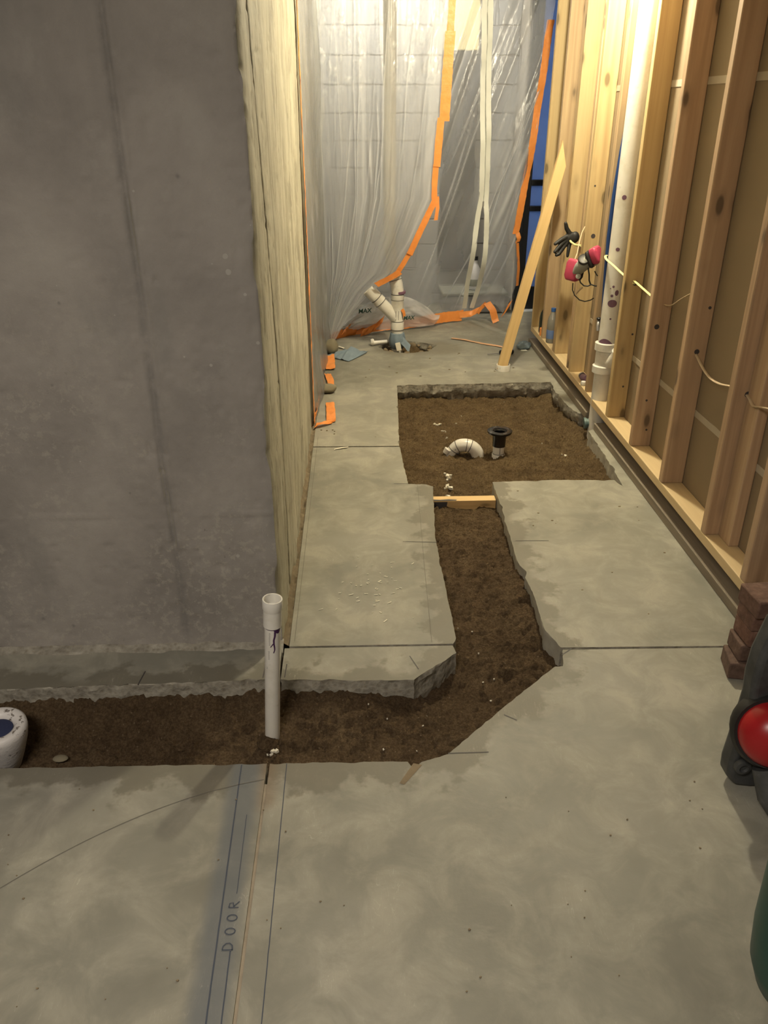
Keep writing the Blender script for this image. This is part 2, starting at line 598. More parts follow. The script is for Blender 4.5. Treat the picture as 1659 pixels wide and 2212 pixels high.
def mat_plastic(name='clear_plastic_sheet', milk=.25):
    t = NT(name)
    t.t.nodes.remove(t.b)
    p = t.pos()
    a = t.n('ShaderNodeAttribute', {'attribute_name': 'fold'}).outputs['Fac']
    n = t.noise(t.mapping(p, (1, 1, .5)), 3.0, 5, .6)
    op = t.math('ADD', t.math('MULTIPLY_ADD', n, .16, milk), t.math('MULTIPLY', a, .50), clamp=True)
    bump = t.n('ShaderNodeBump', Strength=.55, Distance=.01, Height=t.noise(t.mapping(p, (1, 1, .35)), 26, 5, .6, .8))
    dif = t.n('ShaderNodeBsdfDiffuse', Color=(.86, .87, .88, 1))
    tr = t.n('ShaderNodeBsdfTranslucent', Color=(.86, .87, .88, 1))
    t.set(dif.inputs['Normal'], bump)
    milky = t.n('ShaderNodeMixShader', i0=.5, i1=dif, i2=tr)
    clear = t.n('ShaderNodeBsdfTransparent', Color=(.97, .975, .98, 1))
    # haze: part of what passes through is scattered forward
    haze = t.n('ShaderNodeBsdfRefraction', Color=(.95, .955, .96, 1), Roughness=.16, IOR=1.02)
    clear = t.n('ShaderNodeMixShader', i0=.55, i1=clear, i2=haze)
    body = t.n('ShaderNodeMixShader', i0=op, i1=clear, i2=milky)
    gl = t.n('ShaderNodeBsdfGlossy', Roughness=.2)
    t.set(gl.inputs['Normal'], bump)
    fr = t.n('ShaderNodeFresnel', IOR=1.45)
    t.set(fr.inputs['Normal'], bump)
    sh = t.n('ShaderNodeMixShader', i0=t.math('MULTIPLY', fr, .85), i1=body, i2=gl)
    t.set(t.out.inputs['Surface'], sh)
    return t.mat


def mat_tape():
    t = NT('orange_tape')
    p = t.pos()
    n = t.noise(p, 30, 5, .6)
    c = t.mix(n, (.70, .21, .035), (.86, .34, .085))
    return t.fin(c, .45, t.noise(p, 60, 4), .4, .004)


def mat_frost():
    t = NT('dusk_lit_pane')
    t.t.nodes.remove(t.b)
    p = t.pos()
    n = t.noise(p, 4, 5, .6)
    tr = t.n('ShaderNodeBsdfTranslucent', Color=t.mix(n, (.55, .60, .70), (.80, .84, .92)))
    gl = t.n('ShaderNodeBsdfGlossy', Roughness=.12)
    fr = t.n('ShaderNodeFresnel', IOR=1.45)
    sh = t.n('ShaderNodeMixShader', i0=fr, i1=tr, i2=gl)
    t.set(t.out.inputs['Surface'], sh)
    return t.mat


def mat_pvc(name='white_pvc', prim=False):
    t = NT(name)
    p = t.obj()
    n = t.noise(p, 14, 5, .6)
    c = t.mix(t.step(n, .45, .75), (.70, .68, .62), (.60, .57, .49))
    c = t.mix(t.math('MULTIPLY', t.step(t.noise(p, 45, 3), .64, .75), .35), c, (.36, .31, .24))
    return t.fin(c, .28, n, .03, .002)


def mat_brick():
    t = NT('brown_brick')
    p = t.pos()
    n = t.noise(p, 35, 6, .65)
    c = t.ramp(n, [(.3, (.085, .048, .034)), (.55, (.15, .090, .066)), (.75, (.21, .14, .108))])
    r = t.n('ShaderNodeObjectInfo').outputs['Random']
    c = t.mix(1.0, c, t.mix(r, (1.15, .98, .92), (.8, .82, .82)), 'MULTIPLY')
    return t.fin(c, .85, n, .6, .008)


def mat_spatter():
    t = NT('spattered_white_plastic')
    p = t.obj()
    v = t.noise(t.mapping(p, (1, 1, 1.8)), 55, 4, .6)
    c = t.mix(t.step(v, .58, .66), (.66, .64, .62), (.16, .14, .12))
    return t.fin(c, .4, v, .3, .004)


def mat_machine():
    t = NT('charcoal_cast_plastic')
    p = t.pos()
    n = t.noise(p, 14, 6, .65)
    c = t.ramp(n, [(.35, (.030, .032, .032)), (.6, (.062, .064, .064)), (.78, (.13, .128, .122))])
    return t.fin(c, .5, n, .2, .004)


M_FLOOR = mat_floor()
M_BROKEN = mat_broken()
M_SAWN = plain('sawn_concrete', (.37, .35, .29), .85, .25, 30, .4)
M_SOIL = mat_soil()
M_WALL = mat_wall()
STUD = ((.33, .225, .120), (.47, .345, .195), (.58, .45, .265))
M_STUD = wood('fir_stud', 'Z', STUD)
M_STUDR = wood('reddish_stud', 'Z', ((.33, .225, .137), (.465, .33, .208), (.57, .43, .282)))  # redder tone for the nearest studs
M_STUDY = wood('yellowish_stud', 'Z', ((.40, .285, .135), (.54, .41, .205), (.62, .50, .275)))  # yellower, paler tone for most studs further in
M_PLATE = wood('fir_plate', 'Y', ((.50, .38, .21), (.60, .47, .27), (.68, .55, .34)), knots=False)
M_TREAT = wood('weathered_plate', 'Y', ((.15, .125, .095), (.22, .19, .145), (.30, .265, .205)), knots=False, rough=.75)
M_PINE_Z = wood('pine_brace', 'Z', ((.58, .40, .17), (.70, .51, .24), (.76, .58, .30)), knots=False)
M_PINE_X = wood('pine_board', 'X', ((.55, .36, .15), (.68, .48, .22), (.74, .56, .29)))
M_PLASTIC = mat_plastic()
M_PLASTIC2 = mat_plastic('thin_plastic_sheet', .17)
M_TAPE = mat_tape()
M_FROST = mat_frost()
M_PVC = mat_pvc()
M_BRICK = mat_brick()
M_SPAT = mat_spatter()
M_MACH = mat_machine()
M_DRYBACK = plain('brown_backing_paper', (.25, .188, .112), .85, .10, 5, .05)
M_DRYTAPE = plain('pale_seam_tape', (.42, .36, .27), .7)
M_CEIL = plain('ceiling_boards', (.45, .40, .32), .9)
M_ROOM = plain('room_concrete', (.33, .31, .28), .9)
M_FARW = plain('far_concrete', (.30, .30, .30), .85, .2, 3, .2)
M_BLACK = plain('black_metal', (.012, .013, .016), .35)
M_ABS = plain('black_abs', (.010, .010, .011), .22, bump=.02)
M_RUBBER = plain('black_rubber', (.014, .013, .012), .55)
M_GLOVE = plain('black_glove', (.012, .012, .011), .6, .3, 40, .3)
M_GREY = plain('grey_silicone', (.30, .31, .27), .5, bump=.03)
M_DGREY = plain('dark_grey_rubber', (.05, .05, .046), .5, bump=.03)
M_PINK = plain('pink_filter', (.40, .045, .095), .42, .15, 60, .1)
M_CABLE = plain('yellow_cable', (.74, .66, .30), .5, .05, 30, .02)
M_CABLE2 = plain('tan_cable', (.50, .38, .24), .5, .05, 30, .02)
M_PRIMER = plain('purple_primer', (.16, .085, .13), .4)
M_PRIMERD = plain('dark_purple_primer', (.055, .015, .075), .35)
M_INK = plain('black_ink', (.05, .045, .045), .6)
M_BLUEWRAP = plain('blue_grey_cloth', (.19, .25, .30), .75, .25, 16, .3)
M_NAVY = plain('navy_fabric', (.02, .028, .075), .8)
M_BLUEPEX = plain('blue_pipe_plastic', (.010, .04, .15), .4)
M_TEAL = plain('grey_green_plastic', (.11, .17, .16), .5)
M_ZIP = plain('white_zip_tape', (.72, .73, .66), .6, .05)
M_RED = plain('red_gloss', (.34, .009, .012), .32, .2, 8, .02)
M_GREEN = plain('green_gloss', (.003, .050, .036), .4, .2, 8, .02)
M_FILLER = plain('tan_joint_filler', (.27, .228, .168), .85, .35, 22, .8)
M_CRUMB = plain('dirty_joint_debris', (.17, .135, .085), .95, .4, 40, .8)
M_CHALK = plain('blue_chalk', (.055, .066, .090), .9)
M_PENCIL = plain('pencil_line', (.13, .12, .10), .9)
M_STONE = plain('tan_stone', (.20, .175, .115), .85, .2, 12, .5)
M_CHIP = plain('pale_chip', (.72, .68, .56), .5)
M_YBOARD = plain('glow_yellow', (.78, .70, .40), .7)  # yellow of a glow, given as a board's colour
M_JUG = plain('white_jug_plastic', (.72, .72, .74), .4)
M_CLEARB = plain('bottle_clear', (.20, .19, .16), .15)
M_BLUECAP = plain('blue_cap', (.03, .10, .30), .4)
M_DKBOT = plain('dark_green_bottle', (.018, .024, .016), .2)
M_LABEL = plain('bottle_label', (.10, .16, .32), .5)
M_METALD = plain('dull_zinc', (.30, .29, .28), .45, metal=.7)
M_MAXG = plain('dark_green_print', (.015, .07, .05), .6)
M_THRESH = plain('threshold_daylight', (.75, .80, .85), .35)  # pale to paint in the strip of daylight under the door
M_MUD = plain('dried_mud', (.20, .155, .095), .9, .3, 20, .6)

# ------------------------------------------------------------------ the setting: floor of cut slab panels
FLOOR = thing('floor', (0, 0, 0), 'grey troweled concrete basement floor with a cut trench', 'floor', kind='structure')
THK = .105


def rough_loop(pts, flags, seed):
    """subdivide the flagged edges and jitter them; returns list of (x,y,isrough)"""
    out = []
    n = len(pts)
    for i in range(n):
        a, b = Vector(pts[i]), Vector(pts[(i+1) % n])
        fl = flags[i]
        L = (b-a).length
        if not fl:
            out.append((a.x, a.y, 0))
            continue
        k = max(2, int(L/.012))
        d = (b-a)/L
        nn = Vector((-d.y, d.x))
        for q in range(k):
            p = a.lerp(b, q/k)
            e = min(q, k-q)/k
            amp = {1: .0022, 2: .006, 3: .004}[fl]*min(1, e*8)
            j = amp*(mnoise.noise(Vector((p.x*34, p.y*34, seed)))*1.4+mnoise.noise(Vector((p.x*110, p.y*110, seed+3)))*.6)
            chip = mnoise.noise(Vector((p.x*13, p.y*13, seed+9)))
            j += max(0, chip-.22)*.034*min(1, e*8)*(1 if fl == 2 else .6)
            out.append((p.x+nn.x*j, p.y+nn.y*j, fl))
    return out


def slab(pts, flags, seed, holes=(), thk=THK):
    """counter-clockwise outline; flags per edge 0 straight, 1 saw cut, 2 broken"""
    loops = [rough_loop(pts, flags, seed)]
    for h in holes:
        loops.append(rough_loop(h[0], h[1], seed+20))
    mb = MB()
    poly = [[Vector((x, y, 0)) for x, y, f in lp] for lp in loops]
    tris = tessellate_polygon(poly)
    flat = [p for lp in poly for p in lp]
    fs = []
    for t in tris:
        a, b, c = [flat[i] for i in t]
        cr = (b-a).cross(c-a).z
        if abs(cr) < 1e-12:
            continue
        fs.append(tuple(t) if cr > 0 else (t[0], t[2], t[1]))
    mb.add(flat, fs, 0)
    for lp in loops:
        n = len(lp)
        zs = [0, -.003, -.015, -.03, -.045, -.06, -.08, -thk, -.17]
        vs = []
        for r, z in enumerate(zs):
            for i in range(n):
                x, y, fl = lp[i]
                xa, ya, _ = lp[i-1]
                xb, yb, _ = lp[(i+1) % n]
                t = Vector((xb-xa, yb-ya))
                t = t.normalized() if t.length > 0 else Vector((1, 0))
                nn = Vector((-t.y, t.x))      # inward for ccw
                off = 0
                if fl:
                    k = min(1, r/(len(zs)-2))
                    off = (.002 if r == 0 else 0)
                    amp = .003 if fl == 1 else (.004+.030*max(0, k-.4) if fl == 2 else .006)
                    off += amp*mnoise.noise(Vector((x*24, y*24, z*40+seed)))+amp*.7*mnoise.noise(Vector((x*70, y*70, z*90+seed)))
                    if fl == 2:
                        off += .12*max(0, k-.5)**2
                    if r == 0:
                        off = 0
                vs.append((x+nn.x*off, y+nn.y*off, z))
        f2 = []
        for r in range(len(zs)-1):
            for i in range(n):
                j = (i+1) % n
                f2.append(((r+1)*n+i, (r+1)*n+j, r*n+j, r*n+i))
        b0 = len(mb.f)
        mb.add(vs, f2, 1)
        for q in range(len(f2)):
            if lp[q % n][2] == 1:
                mb.m[b0+q] = 2
    return mb.build('slab_panel', [M_FLOOR, M_BROKEN, M_SAWN], FLOOR, smooth=30)


slabs = {}
slabs['A'] = slab([(-3, -2.2), (-.254, -2.2), (-.254, 1.568), (-.322, 1.569), (-.60, 1.572), (-.943, 1.575), (-3, 1.60)],
                  [0, 0, 1, 1, 1, 1, 0], 1)
slabs['B'] = slab([(-.246, -2.2), (3, -2.2), (3, 2.018), (1.139, 2.020), (.632, 2.028), (.612, 1.945), (.588, 1.944), (.40, 1.765), (.222, 1.586),
                   (.150, 1.560), (.128, 1.536), (.113, 1.562), (0, 1.566), (-.246, 1.567)],
                  [0, 0, 0, 0, 1, 1, 1, 1, 1, 1, 1, 1, 1, 0], 2)
slabs['C'] = slab([(.628, 2.040), (1.139, 2.030), (3, 2.028), (3, 3.97), (1.262, 3.96), (1.218, 3.93), (1.207, 3.55), (1.190, 3.215), (1.172, 3.300), (.90, 3.312), (.608, 3.300),
                   (.604, 3.0), (.590, 2.60), (.604, 2.33), (.598, 2.14)],
                  [0, 0, 0, 0, 2, 1, 1, 2, 1, 1, 1, 1, 1, 1, 1], 3)
slabs['D'] = slab([(-.232, 2.076), (.290, 2.072), (.302, 2.10), (.297, 2.784), (.329, 3.241), (.331, 3.262), (.300, 3.285), (.220, 3.292), (.205, 3.742), (-.232, 3.752)],
                  [0, 1, 1, 1, 1, 1, 1, 1, 0, 0], 4)
slabs['F'] = slab([(-.246, 1.912), (-.05, 1.90), (.153, 1.896), (.205, 1.945), (.294, 2.022), (.287, 2.062), (-.246, 2.066)],
                  [3, 3, 3, 3, 1, 0, 0], 5)
slabs['G'] = slab([(-3, 1.885), (-1.06, 1.895), (-.60, 1.905), (-.254, 1.914), (-.254, 2.25), (-3, 2.25)],
                  [3, 3, 3, 0, 0, 0], 6)
hole = [(.150, 5.640), (.205, 5.775), (.340, 5.83), (.47, 5.76), (.575, 5.69), (.50, 5.52), (.347, 5.475), (.222, 5.530)]
slabs['E'] = slab([(-.232, 3.762), (.204, 3.755), (.222, 4.25), (.240, 4.745), (.55, 4.760), (.9, 4.772), (1.205, 4.782), (1.190, 4.62), (1.206, 4.32), (1.235, 4.20), (3, 4.19), (3, 7.4), (-.232, 7.4)],
                  [0, 1, 1, 2, 2, 2, 2, 2, 2, 2, 0, 0, 0], 7, holes=[(hole, [2]*8)])

MB().box(-3.05, 3.05, -2.3, 7.45, -.30, -.165).build('subgrade', M_SOIL, FLOOR, smooth=0)
# joint filler and the crumbly gap beside the wall
mb = MB()
mb.box(-.2545, -.2455, -2.2, 1.50, -.03, -.0035)
mb.build('joint_filler', M_FILLER, FLOOR)
mb = MB()
ys = np.linspace(2.09, 4.9, 260)
pts = []
for k, xx in enumerate((-.262, -.252, -.243, -.234, -.229)):
    hgt = (.010, .006, -.004, -.003, -.012)[k]
    pts.append([(xx+.002*mnoise.noise(Vector((y*40, k, 0))), y, hgt+.011*mnoise.noise(Vector((y*28, k*3.1, 5)))+.006*mnoise.noise(Vector((y*90, k*2, 1)))) for y in ys])
mb.grid(pts)
mb.build('gap_debris', M_CRUMB, FLOOR, fixn=True)
mb = MB()
xs = np.linspace(-1.6, -.25, 160)
pts = []
for k, yy in enumerate((2.10, 2.086, 2.076, 2.062, 2.05)):
    hgt = (.014, .010, .005, .001, -.006)[k]
    pts.append([(x, yy+.004*mnoise.noise(Vector((x*25, k, 2))), hgt+.008*mnoise.noise(Vector((x*16, k*2.1, 8)))) for x in xs])
mb.grid(pts)
mb.build('gap_debris', M_BROKEN, FLOOR, fixn=True)


# pencil, chalk and saw marks lie on the floor as thin lines
def line_on_floor(name, pts, w, m, z=.0008, parent=FLOOR):
    mb = MB()
    vs, fs = [], []
    P = [Vector((x, y, z)) for x, y in pts]
    for i, p in enumerate(P):
        t = (P[min(i+1, len(P)-1)]-P[max(i-1, 0)]).normalized()
        nn = Vector((-t.y, t.x, 0))
        vs += [p-nn*w/2, p+nn*w/2]
    for i in range(len(P)-1):
        fs.append((2*i, 2*i+1, 2*i+3, 2*i+2))
    mb.add(vs, fs)
    return mb.build(name, m, parent, smooth=0, fixn=False)


def dense(a, b, n=20, j=.0006, seed=0):
    return [(a[0]+(b[0]-a[0])*i/n+j*mnoise.noise(Vector((i*.7, seed, 0))), a[1]+(b[1]-a[1])*i/n+j*mnoise.noise(Vector((i*.7, seed, 4)))) for i in range(n+1)]


line_on_floor('chalk_line', dense((-.319, 1.565), (-.289, .30), 60), .0032, M_CHALK)
line_on_floor('chalk_line', dense((-.286, 1.40), (-.2815, 1.182), 20, seed=3), .0016, M_CHALK)
line_on_floor('chalk_line', dense((-.2775, 1.05), (-.262, .30), 40, seed=4), .0026, M_CHALK)
line_on_floor('chalk_line', dense((-.202, 1.565), (-.197, .30), 60, seed=5), .0020, M_CHALK)
arc = []
for i in range(41):
    t = i/40
    a, b, c = Vector((-.95, 1.06)), Vector((-.62, 1.44)), Vector((-.256, 1.512))
    p = a*(1-t)**2+b*2*t*(1-t)+c*t*t
    arc.append((p.x, p.y))
line_on_floor('pencil_arc', arc, .0022, M_PENCIL)
line_on_floor('pencil_line', dense((.222, 2.08), (.236, 2.55), 20), .0013, M_PENCIL)
line_on_floor('pencil_line', dense((.236, 2.55), (.262, 3.28), 20, seed=2), .0013, M_PENCIL)
line_on_floor('pencil_line', dense((-.217, 2.1), (-.213, 3.9), 30, seed=6), .0014, M_PENCIL)
for a, b in (((.166, 2.75), (.300, 2.740)), ((.612, 2.741), (.743, 2.737)), ((.155, 3.297), (.22, 3.295)), ((.147, 2.012), (.17, 1.945)), ((-.235, 1.92), (-.233, 1.985)), ((-.30, 1.92), (-.298, 1.98)),
             ((.622, 2.00), (.660, 2.032)), ((.395, 1.733), (.428, 1.709)), ((.222, 1.588), (.33, 1.589)), ((-.667, 1.90), (-.66, 1.965))):
    line_on_floor('saw_mark', dense(a, b, 8, .0003), .0032, M_INK)
mb = MB()
mb.add([(.088, 1.488, .0009), (.100, 1.482, .0009), (.150, 1.548, .0009), (.128, 1.555, .0009)], [(0, 1, 2, 3)])
mb.build('saw_overcut', M_MUD, FLOOR, smooth=0)

# hand-lettered DOOR in blue chalk between the two lines, read from the right
LETTERS = {
    'D': [[(0, 0), (0, 1)], [(0, 1), (.35, .95), (.6, .7), (.62, .35), (.4, .08), (-.06, .0)]],
    'O': [[(.3+.3*math.cos(a), .5+.5*math.sin(a)) for a in [2*math.pi*k/14+1.2 for k in range(15)]]],
    'R': [[(.0, 0), (.03, 1)], [(.03, 1), (.45, .95), (.5, .62), (.05, .5)], [(.15, .5), (.62, -.02)]],
}
mb = MB()
adv = 0
for ch, gap in (('D', .034), ('O', .031), ('O', .031), ('R', .03)):
    for st in LETTERS[ch]:
        P = [Vector((-.2735-.021*q+.003*adv, 1.052+adv+.0235*p, .0012)) for p, q in st]
        vs, fs = [], []
        for i, p in enumerate(P):
            t = (P[min(i+1, len(P)-1)]-P[max(i-1, 0)]).normalized()
            nn = Vector((-t.y, t.x, 0))
            vs += [p-nn*.0012, p+nn*.0012]
        for i in range(len(P)-1):
            fs.append((2*i, 2*i+1, 2*i+3, 2*i+2))
        mb.add(vs, fs)
    adv += gap
o = mb.build('chalk_lettering', M_CHALK, FLOOR, smooth=0)
o['label'] = 'hand-drawn blue chalk word DOOR'

# ------------------------------------------------------------------ soil in the trench and pit
gx = np.arange(-1.6, 1.36, .0065)
gy = np.arange(1.50, 4.95, .0065)
GX, GY = np.meshgrid(gx, gy)


def soil_z(X, Y):
    z = -.062+np.zeros_like(X)
    z = z-.030*ss(3.20, 3.34, Y)-.022*ss(4.1, 4.6, Y)                                  # deeper pit beyond the board
    z = z-.035*ss(2.25, 1.9, Y)                                  # falls towards the cross trench
    z = z-.035*ss(.1, -.5, X)*ss(1.95, 1.8, Y)
    bank = ss(1.74, 1.91, Y)*ss(.25, -.05, X)*(Y < 2.2)
    z = z+bank*.055
    z = z+.014*ss(.50, .60, X)*ss(3.2, 3.05, Y)*ss(2.0, 2.2, Y)
    # trodden loose sides of the pit
    pit = ss(3.3, 3.4, Y)
    z = z+pit*(.030*ss(1.12, 1.22, X)+.018*ss(4.62, 4.76, Y))
    # small hollows round the pipes
    for (cx, cy, r, d) in ((.575, 3.86, .08, .008), (.73, 3.85, .06, .008), (-.255, 1.775, .05, -.018), (1.15, 3.99, .1, .04), (.9, 4.7, .2, .012)):
        z = z-d*np.exp(-((X-cx)**2+(Y-cy)**2)/(r*r))
    z = z-.022*np.exp(-((X-.62)**2+(Y-3.12)**2)/(.06**2))
    z = z+.010*fbm(X*5, Y*5, 0, 3)
    clump = fbm(X*26, Y*40, 2.0, 3, .55)
    z = z+.0065*clump
    rip = vn(X*9+3, Y*55+6*vn(X*4, Y*4, 5), 1.0)                  # raked ripples
    z = z+.0060*rip*(.3+.7*ss(-.1, .4, vn(X*3, Y*3, 7)))*ss(-.2, .2, X)
    z = z-.010*np.clip(vn(X*60, Y*75, 4)-.25, 0, 1)*2
    z = z+.009*np.clip(vn(X*85, Y*95, 9)-.2, 0, 1)*2
    return z


SZ = soil_z(GX, GY)
keep = np.ones(GX.shape, bool)
keep &= ~((GX < .10) & (GY > 2.06))
keep &= ~((GX > .30) & (GX < 10) & (GY < 1.56))
keep &= ~((GX > .80) & (GY < 3.18))
keep &= ~((GX > .68) & (GY < 2.0) & (GY < 1.3+GX*.2))
idx = -np.ones(GX.shape, int)
quad = keep[:-1, :-1] & keep[1:, :-1] & keep[:-1, 1:] & keep[1:, 1:]
used = np.zeros(GX.shape, bool)
used[:-1, :-1] |= quad
used[1:, :-1] |= quad
used[:-1, 1:] |= quad
used[1:, 1:] |= quad
idx[used] = np.arange(used.sum())
V = np.stack([GX[used], GY[used], SZ[used]], 1)
I, J = np.nonzero(quad)
Fq = np.stack([idx[I, J], idx[I, J+1], idx[I+1, J+1], idx[I+1, J]], 1)
mb = MB()
mb.v = V.tolist()
mb.f = Fq.tolist()
mb.m = [0]*len(mb.f)
# soil showing in the broken hole round the drain stack
hx, hy = np.meshgrid(np.linspace(.08, .66, 90), np.linspace(5.40, 5.92, 80))
hz = -.07+.05*np.exp(-((hx-.36)**2+(hy-5.70)**2)/.012)+.018*fbm(hx*18, hy*18, 3, 4)+.012*np.clip(vn(hx*45, hy*45), 0, 1)
mb.grid(np.stack([hx, hy, hz], 2))
soil = mb.build('soil', M_SOIL, None, smooth=180)
tag(soil, 'damp brown soil filling the open trench and pit', 'soil', kind='stuff')

# ------------------------------------------------------------------ concrete wall on the left: front face and corridor face in one
WY, WX = 2.09, -.25
xa = np.concatenate([np.linspace(-3, -1.45, 16)[:-1], np.arange(-1.45, -.60, .009), np.arange(-.60, -.51, .0035), np.arange(-.51, WX-.004, .008)])
ya = np.concatenate([np.arange(WY+.005, 2.52, .0042), np.arange(2.52, 4.3, .012), np.linspace(4.32, 7.4, 60)])
zs = np.concatenate([np.linspace(-.11, 0, 8)[:-1], np.arange(0, 1.9, .0085), np.linspace(1.9, 2.5, 14)])
s_x = np.concatenate([xa, [WX], np.full(len(ya), WX)])
s_y = np.concatenate([np.full(len(xa), WY), [WY], ya])
n_x = np.concatenate([np.zeros(len(xa)), [.707], np.ones(len(ya))])
n_y = np.concatenate([-np.ones(len(xa)), [-.707], np.zeros(len(ya))])
SX, ZZ = np.meshgrid(s_x, zs)
SY, _ = np.meshgrid(s_y, zs)
NX, _ = np.meshgrid(n_x, zs)
NY, _ = np.meshgrid(n_y, zs)
front = (NY < -.9)
d = .0022*fbm(SX*6+SY*6, ZZ*6, 1, 4)+.0008*vn(SX*60+SY*60, ZZ*60, 2)
# form seams on the front face
seam = np.exp(-((SX+.555+.006*vn(ZZ*3, 0*ZZ, 4))/.006)**2)
d -= front*.0055*seam*(.6+.6*vn(ZZ*7, 0*ZZ, 8))
d += front*.0022*np.exp(-((SX+.540)/.008)**2)
hs = np.exp(-((ZZ-.466-.004*vn(SX*4, 0*ZZ, 3))/.004)**2)
d += front*.0028*hs*(.5+.7*vn(SX*9, 0*ZZ, 6))
d -= front*.0035*np.exp(-((ZZ-.455)/.003)**2)
# pits and bug holes
pit = np.clip(vn(SX*38+SY*38, ZZ*38, 11)-.62, 0, 1)
d -= .010*pit
# corridor face: long vertical form-board lines and one open seam
cy = 2.225+.20*np.clip((1.75-ZZ)/1.0, 0, 1)**.8
side = (NX > .9)
d -= side*.012*np.exp(-((SY-cy-.004*vn(ZZ*14, 0*ZZ, 5))/.0085)**2)
d += side*.004*fbm(SY*9, ZZ*.9, 6, 3)
# worn, chipped arris
dist = np.where(front, WX-SX, SY-WY)
arris = np.exp(-dist/.016)
d -= arris*(.006+.010*np.clip(fbm(ZZ*9, 0*ZZ, 3, 4), 0, 2))
d += np.exp(-np.clip(ZZ, 0, 9)/.02)*.004*vn(SX*20+SY*20, ZZ*0, 3)
PX, PY = SX+NX*d, SY+NY*d
mb = MB()
mb.grid(np.stack([PX, PY, ZZ], 2))
mb.box(-3, WX-.035, WY+.035, 7.4, -.1, 2.5)
wl = mb.build('wall_left', M_WALL, None, smooth=60)
tag(wl, 'grey formed concrete wall with vertical seam at the left', 'wall', kind='structure')

# other sides of the basement
def struct(name, mb, m, label, cat='wall', bevel=0):
    o = mb.build(name, m, None, smooth=0, bevel=bevel)
    return tag(o, label, cat, kind='structure')


struct('ceiling', MB().box(-3.05, 3.05, -2.3, 7.5, 2.5, 2.6), M_CEIL, 'boarded basement ceiling above the frame', 'ceiling')
struct('wall_back', MB().box(-3.05, 3.05, -2.3, -2.2, -.1, 2.5), M_ROOM, 'concrete wall behind the viewer')
struct('wall_outer_left', MB().box(-3.1, -3.0, -2.2, 2.1, -.1, 2.5), M_ROOM, 'concrete wall far out on the left side')
struct('wall_outer_right', MB().box(3.0, 3.1, -2.2, 7.4, -.1, 2.5), M_ROOM, 'concrete wall far out on the right side')
FAR = thing('wall_far', (0, 7.1, 0), 'grey concrete block wall seen dimly through the plastic', 'wall', kind='structure')
bw, bh = .40, .20
M_BLOCKW = M_FARW
for r in range(13):
    x = -.30-(bw/2 if r % 2 else 0)
    while x < 1.30:
        x0, x1 = max(x, -.30), min(x+bw, 1.30)
        if x1-x0 > .03:
            MB().box(x0+.004, x1-.004, 7.1, 7.25, r*bh-.1+.004, r*bh+bh-.1-.004).build('block', M_BLOCKW, FAR, smooth=0, bevel=.004, bseg=1)
        x += bw
MB().box(-.30, 1.32, 7.112, 7.3, -.1, 2.5).build('mortar_backing', M_ROOM, FAR, smooth=0)
# return wall carrying the door
mb = MB()
mb.box(1.30, 1.345, 6.80, 7.25, -.1, 2.5)
mb.box(2.24, 3.0, 6.74, 6.84, -.1, 2.5)
mb.box(1.30, 3.0, 6.74, 6.84, 2.36, 2.5)
struct('wall_door_side', mb, M_ROOM, 'wall around the dark outside door')

DOOR = thing('door_1', (1.8, 6.75, 0), 'black panelled outside door glowing blue behind the stud wall', 'door', kind='structure')
mb = MB()
mb.box(1.315, 1.352, 6.73, 6.85, 0, 2.36)
mb.box(2.20, 2.24, 6.73, 6.85, 0, 2.36)
mb.box(1.352, 2.20, 6.73, 6.85, 2.32, 2.36)
mb.build('jamb', M_BLACK, DOOR, smooth=0, bevel=.003)
mb = MB()
mb.box(1.353, 1.40, 6.76, 6.80, .02, 2.32)
mb.box(2.10, 2.199, 6.76, 6.80, .02, 2.32)
mb.build('stile', M_BLACK, DOOR, smooth=0, bevel=.003)
for z0, z1 in ((.02, .20), (.795, .835), (.985, 1.03), (2.24, 2.32)):
    MB().box(1.40, 2.10, 6.755, 6.802, z0, z1).build('rail', M_BLACK, DOOR, smooth=0, bevel=.006)
for z0, z1 in ((.20, .795), (.835, .985), (1.03, 2.24)):
    MB().box(1.398, 2.102, 6.778, 6.784, z0, z1).build('pane', M_FROST, DOOR, smooth=0)
MB().box(1.352, 2.20, 6.70, 6.86, .0, .016).build('threshold', M_THRESH, DOOR, smooth=0, bevel=.004)  # its pale colour stands in for light at the door's foot
# outside: ground and an unseen low wall added to darken the lower panes
struct('ground_outside', MB().box(0, 5, 6.86, 12, -.1, -.005), M_ROOM, 'dark ground outside the door', 'ground')
struct('wall_pane_dimmer', MB().box(0, 5, 8.0, 8.2, -.1, .75), M_ROOM, 'unseen low wall added outside to dim the lower door panes')

# ------------------------------------------------------------------ right wall: floating stud wall
WR = thing('wall_right', (1.29, 3.8, 0), 'open stud wall of reddish fir studs with brown drywall backs', 'wall', kind='structure')
X0, X1, SILL0, SILL1 = 1.249, 1.337, .102, .140


def stud(x0, x1, y0, y1, z0, z1, name='stud', m=None, holes=None):
    """board in local metres so that the grain follows it"""
    mb = MB()
    mb.box(x0, x1, y0, y1, z0, z1)
    return mb.build(name, m or M_STUD, WR, smooth=0, bevel=.004)


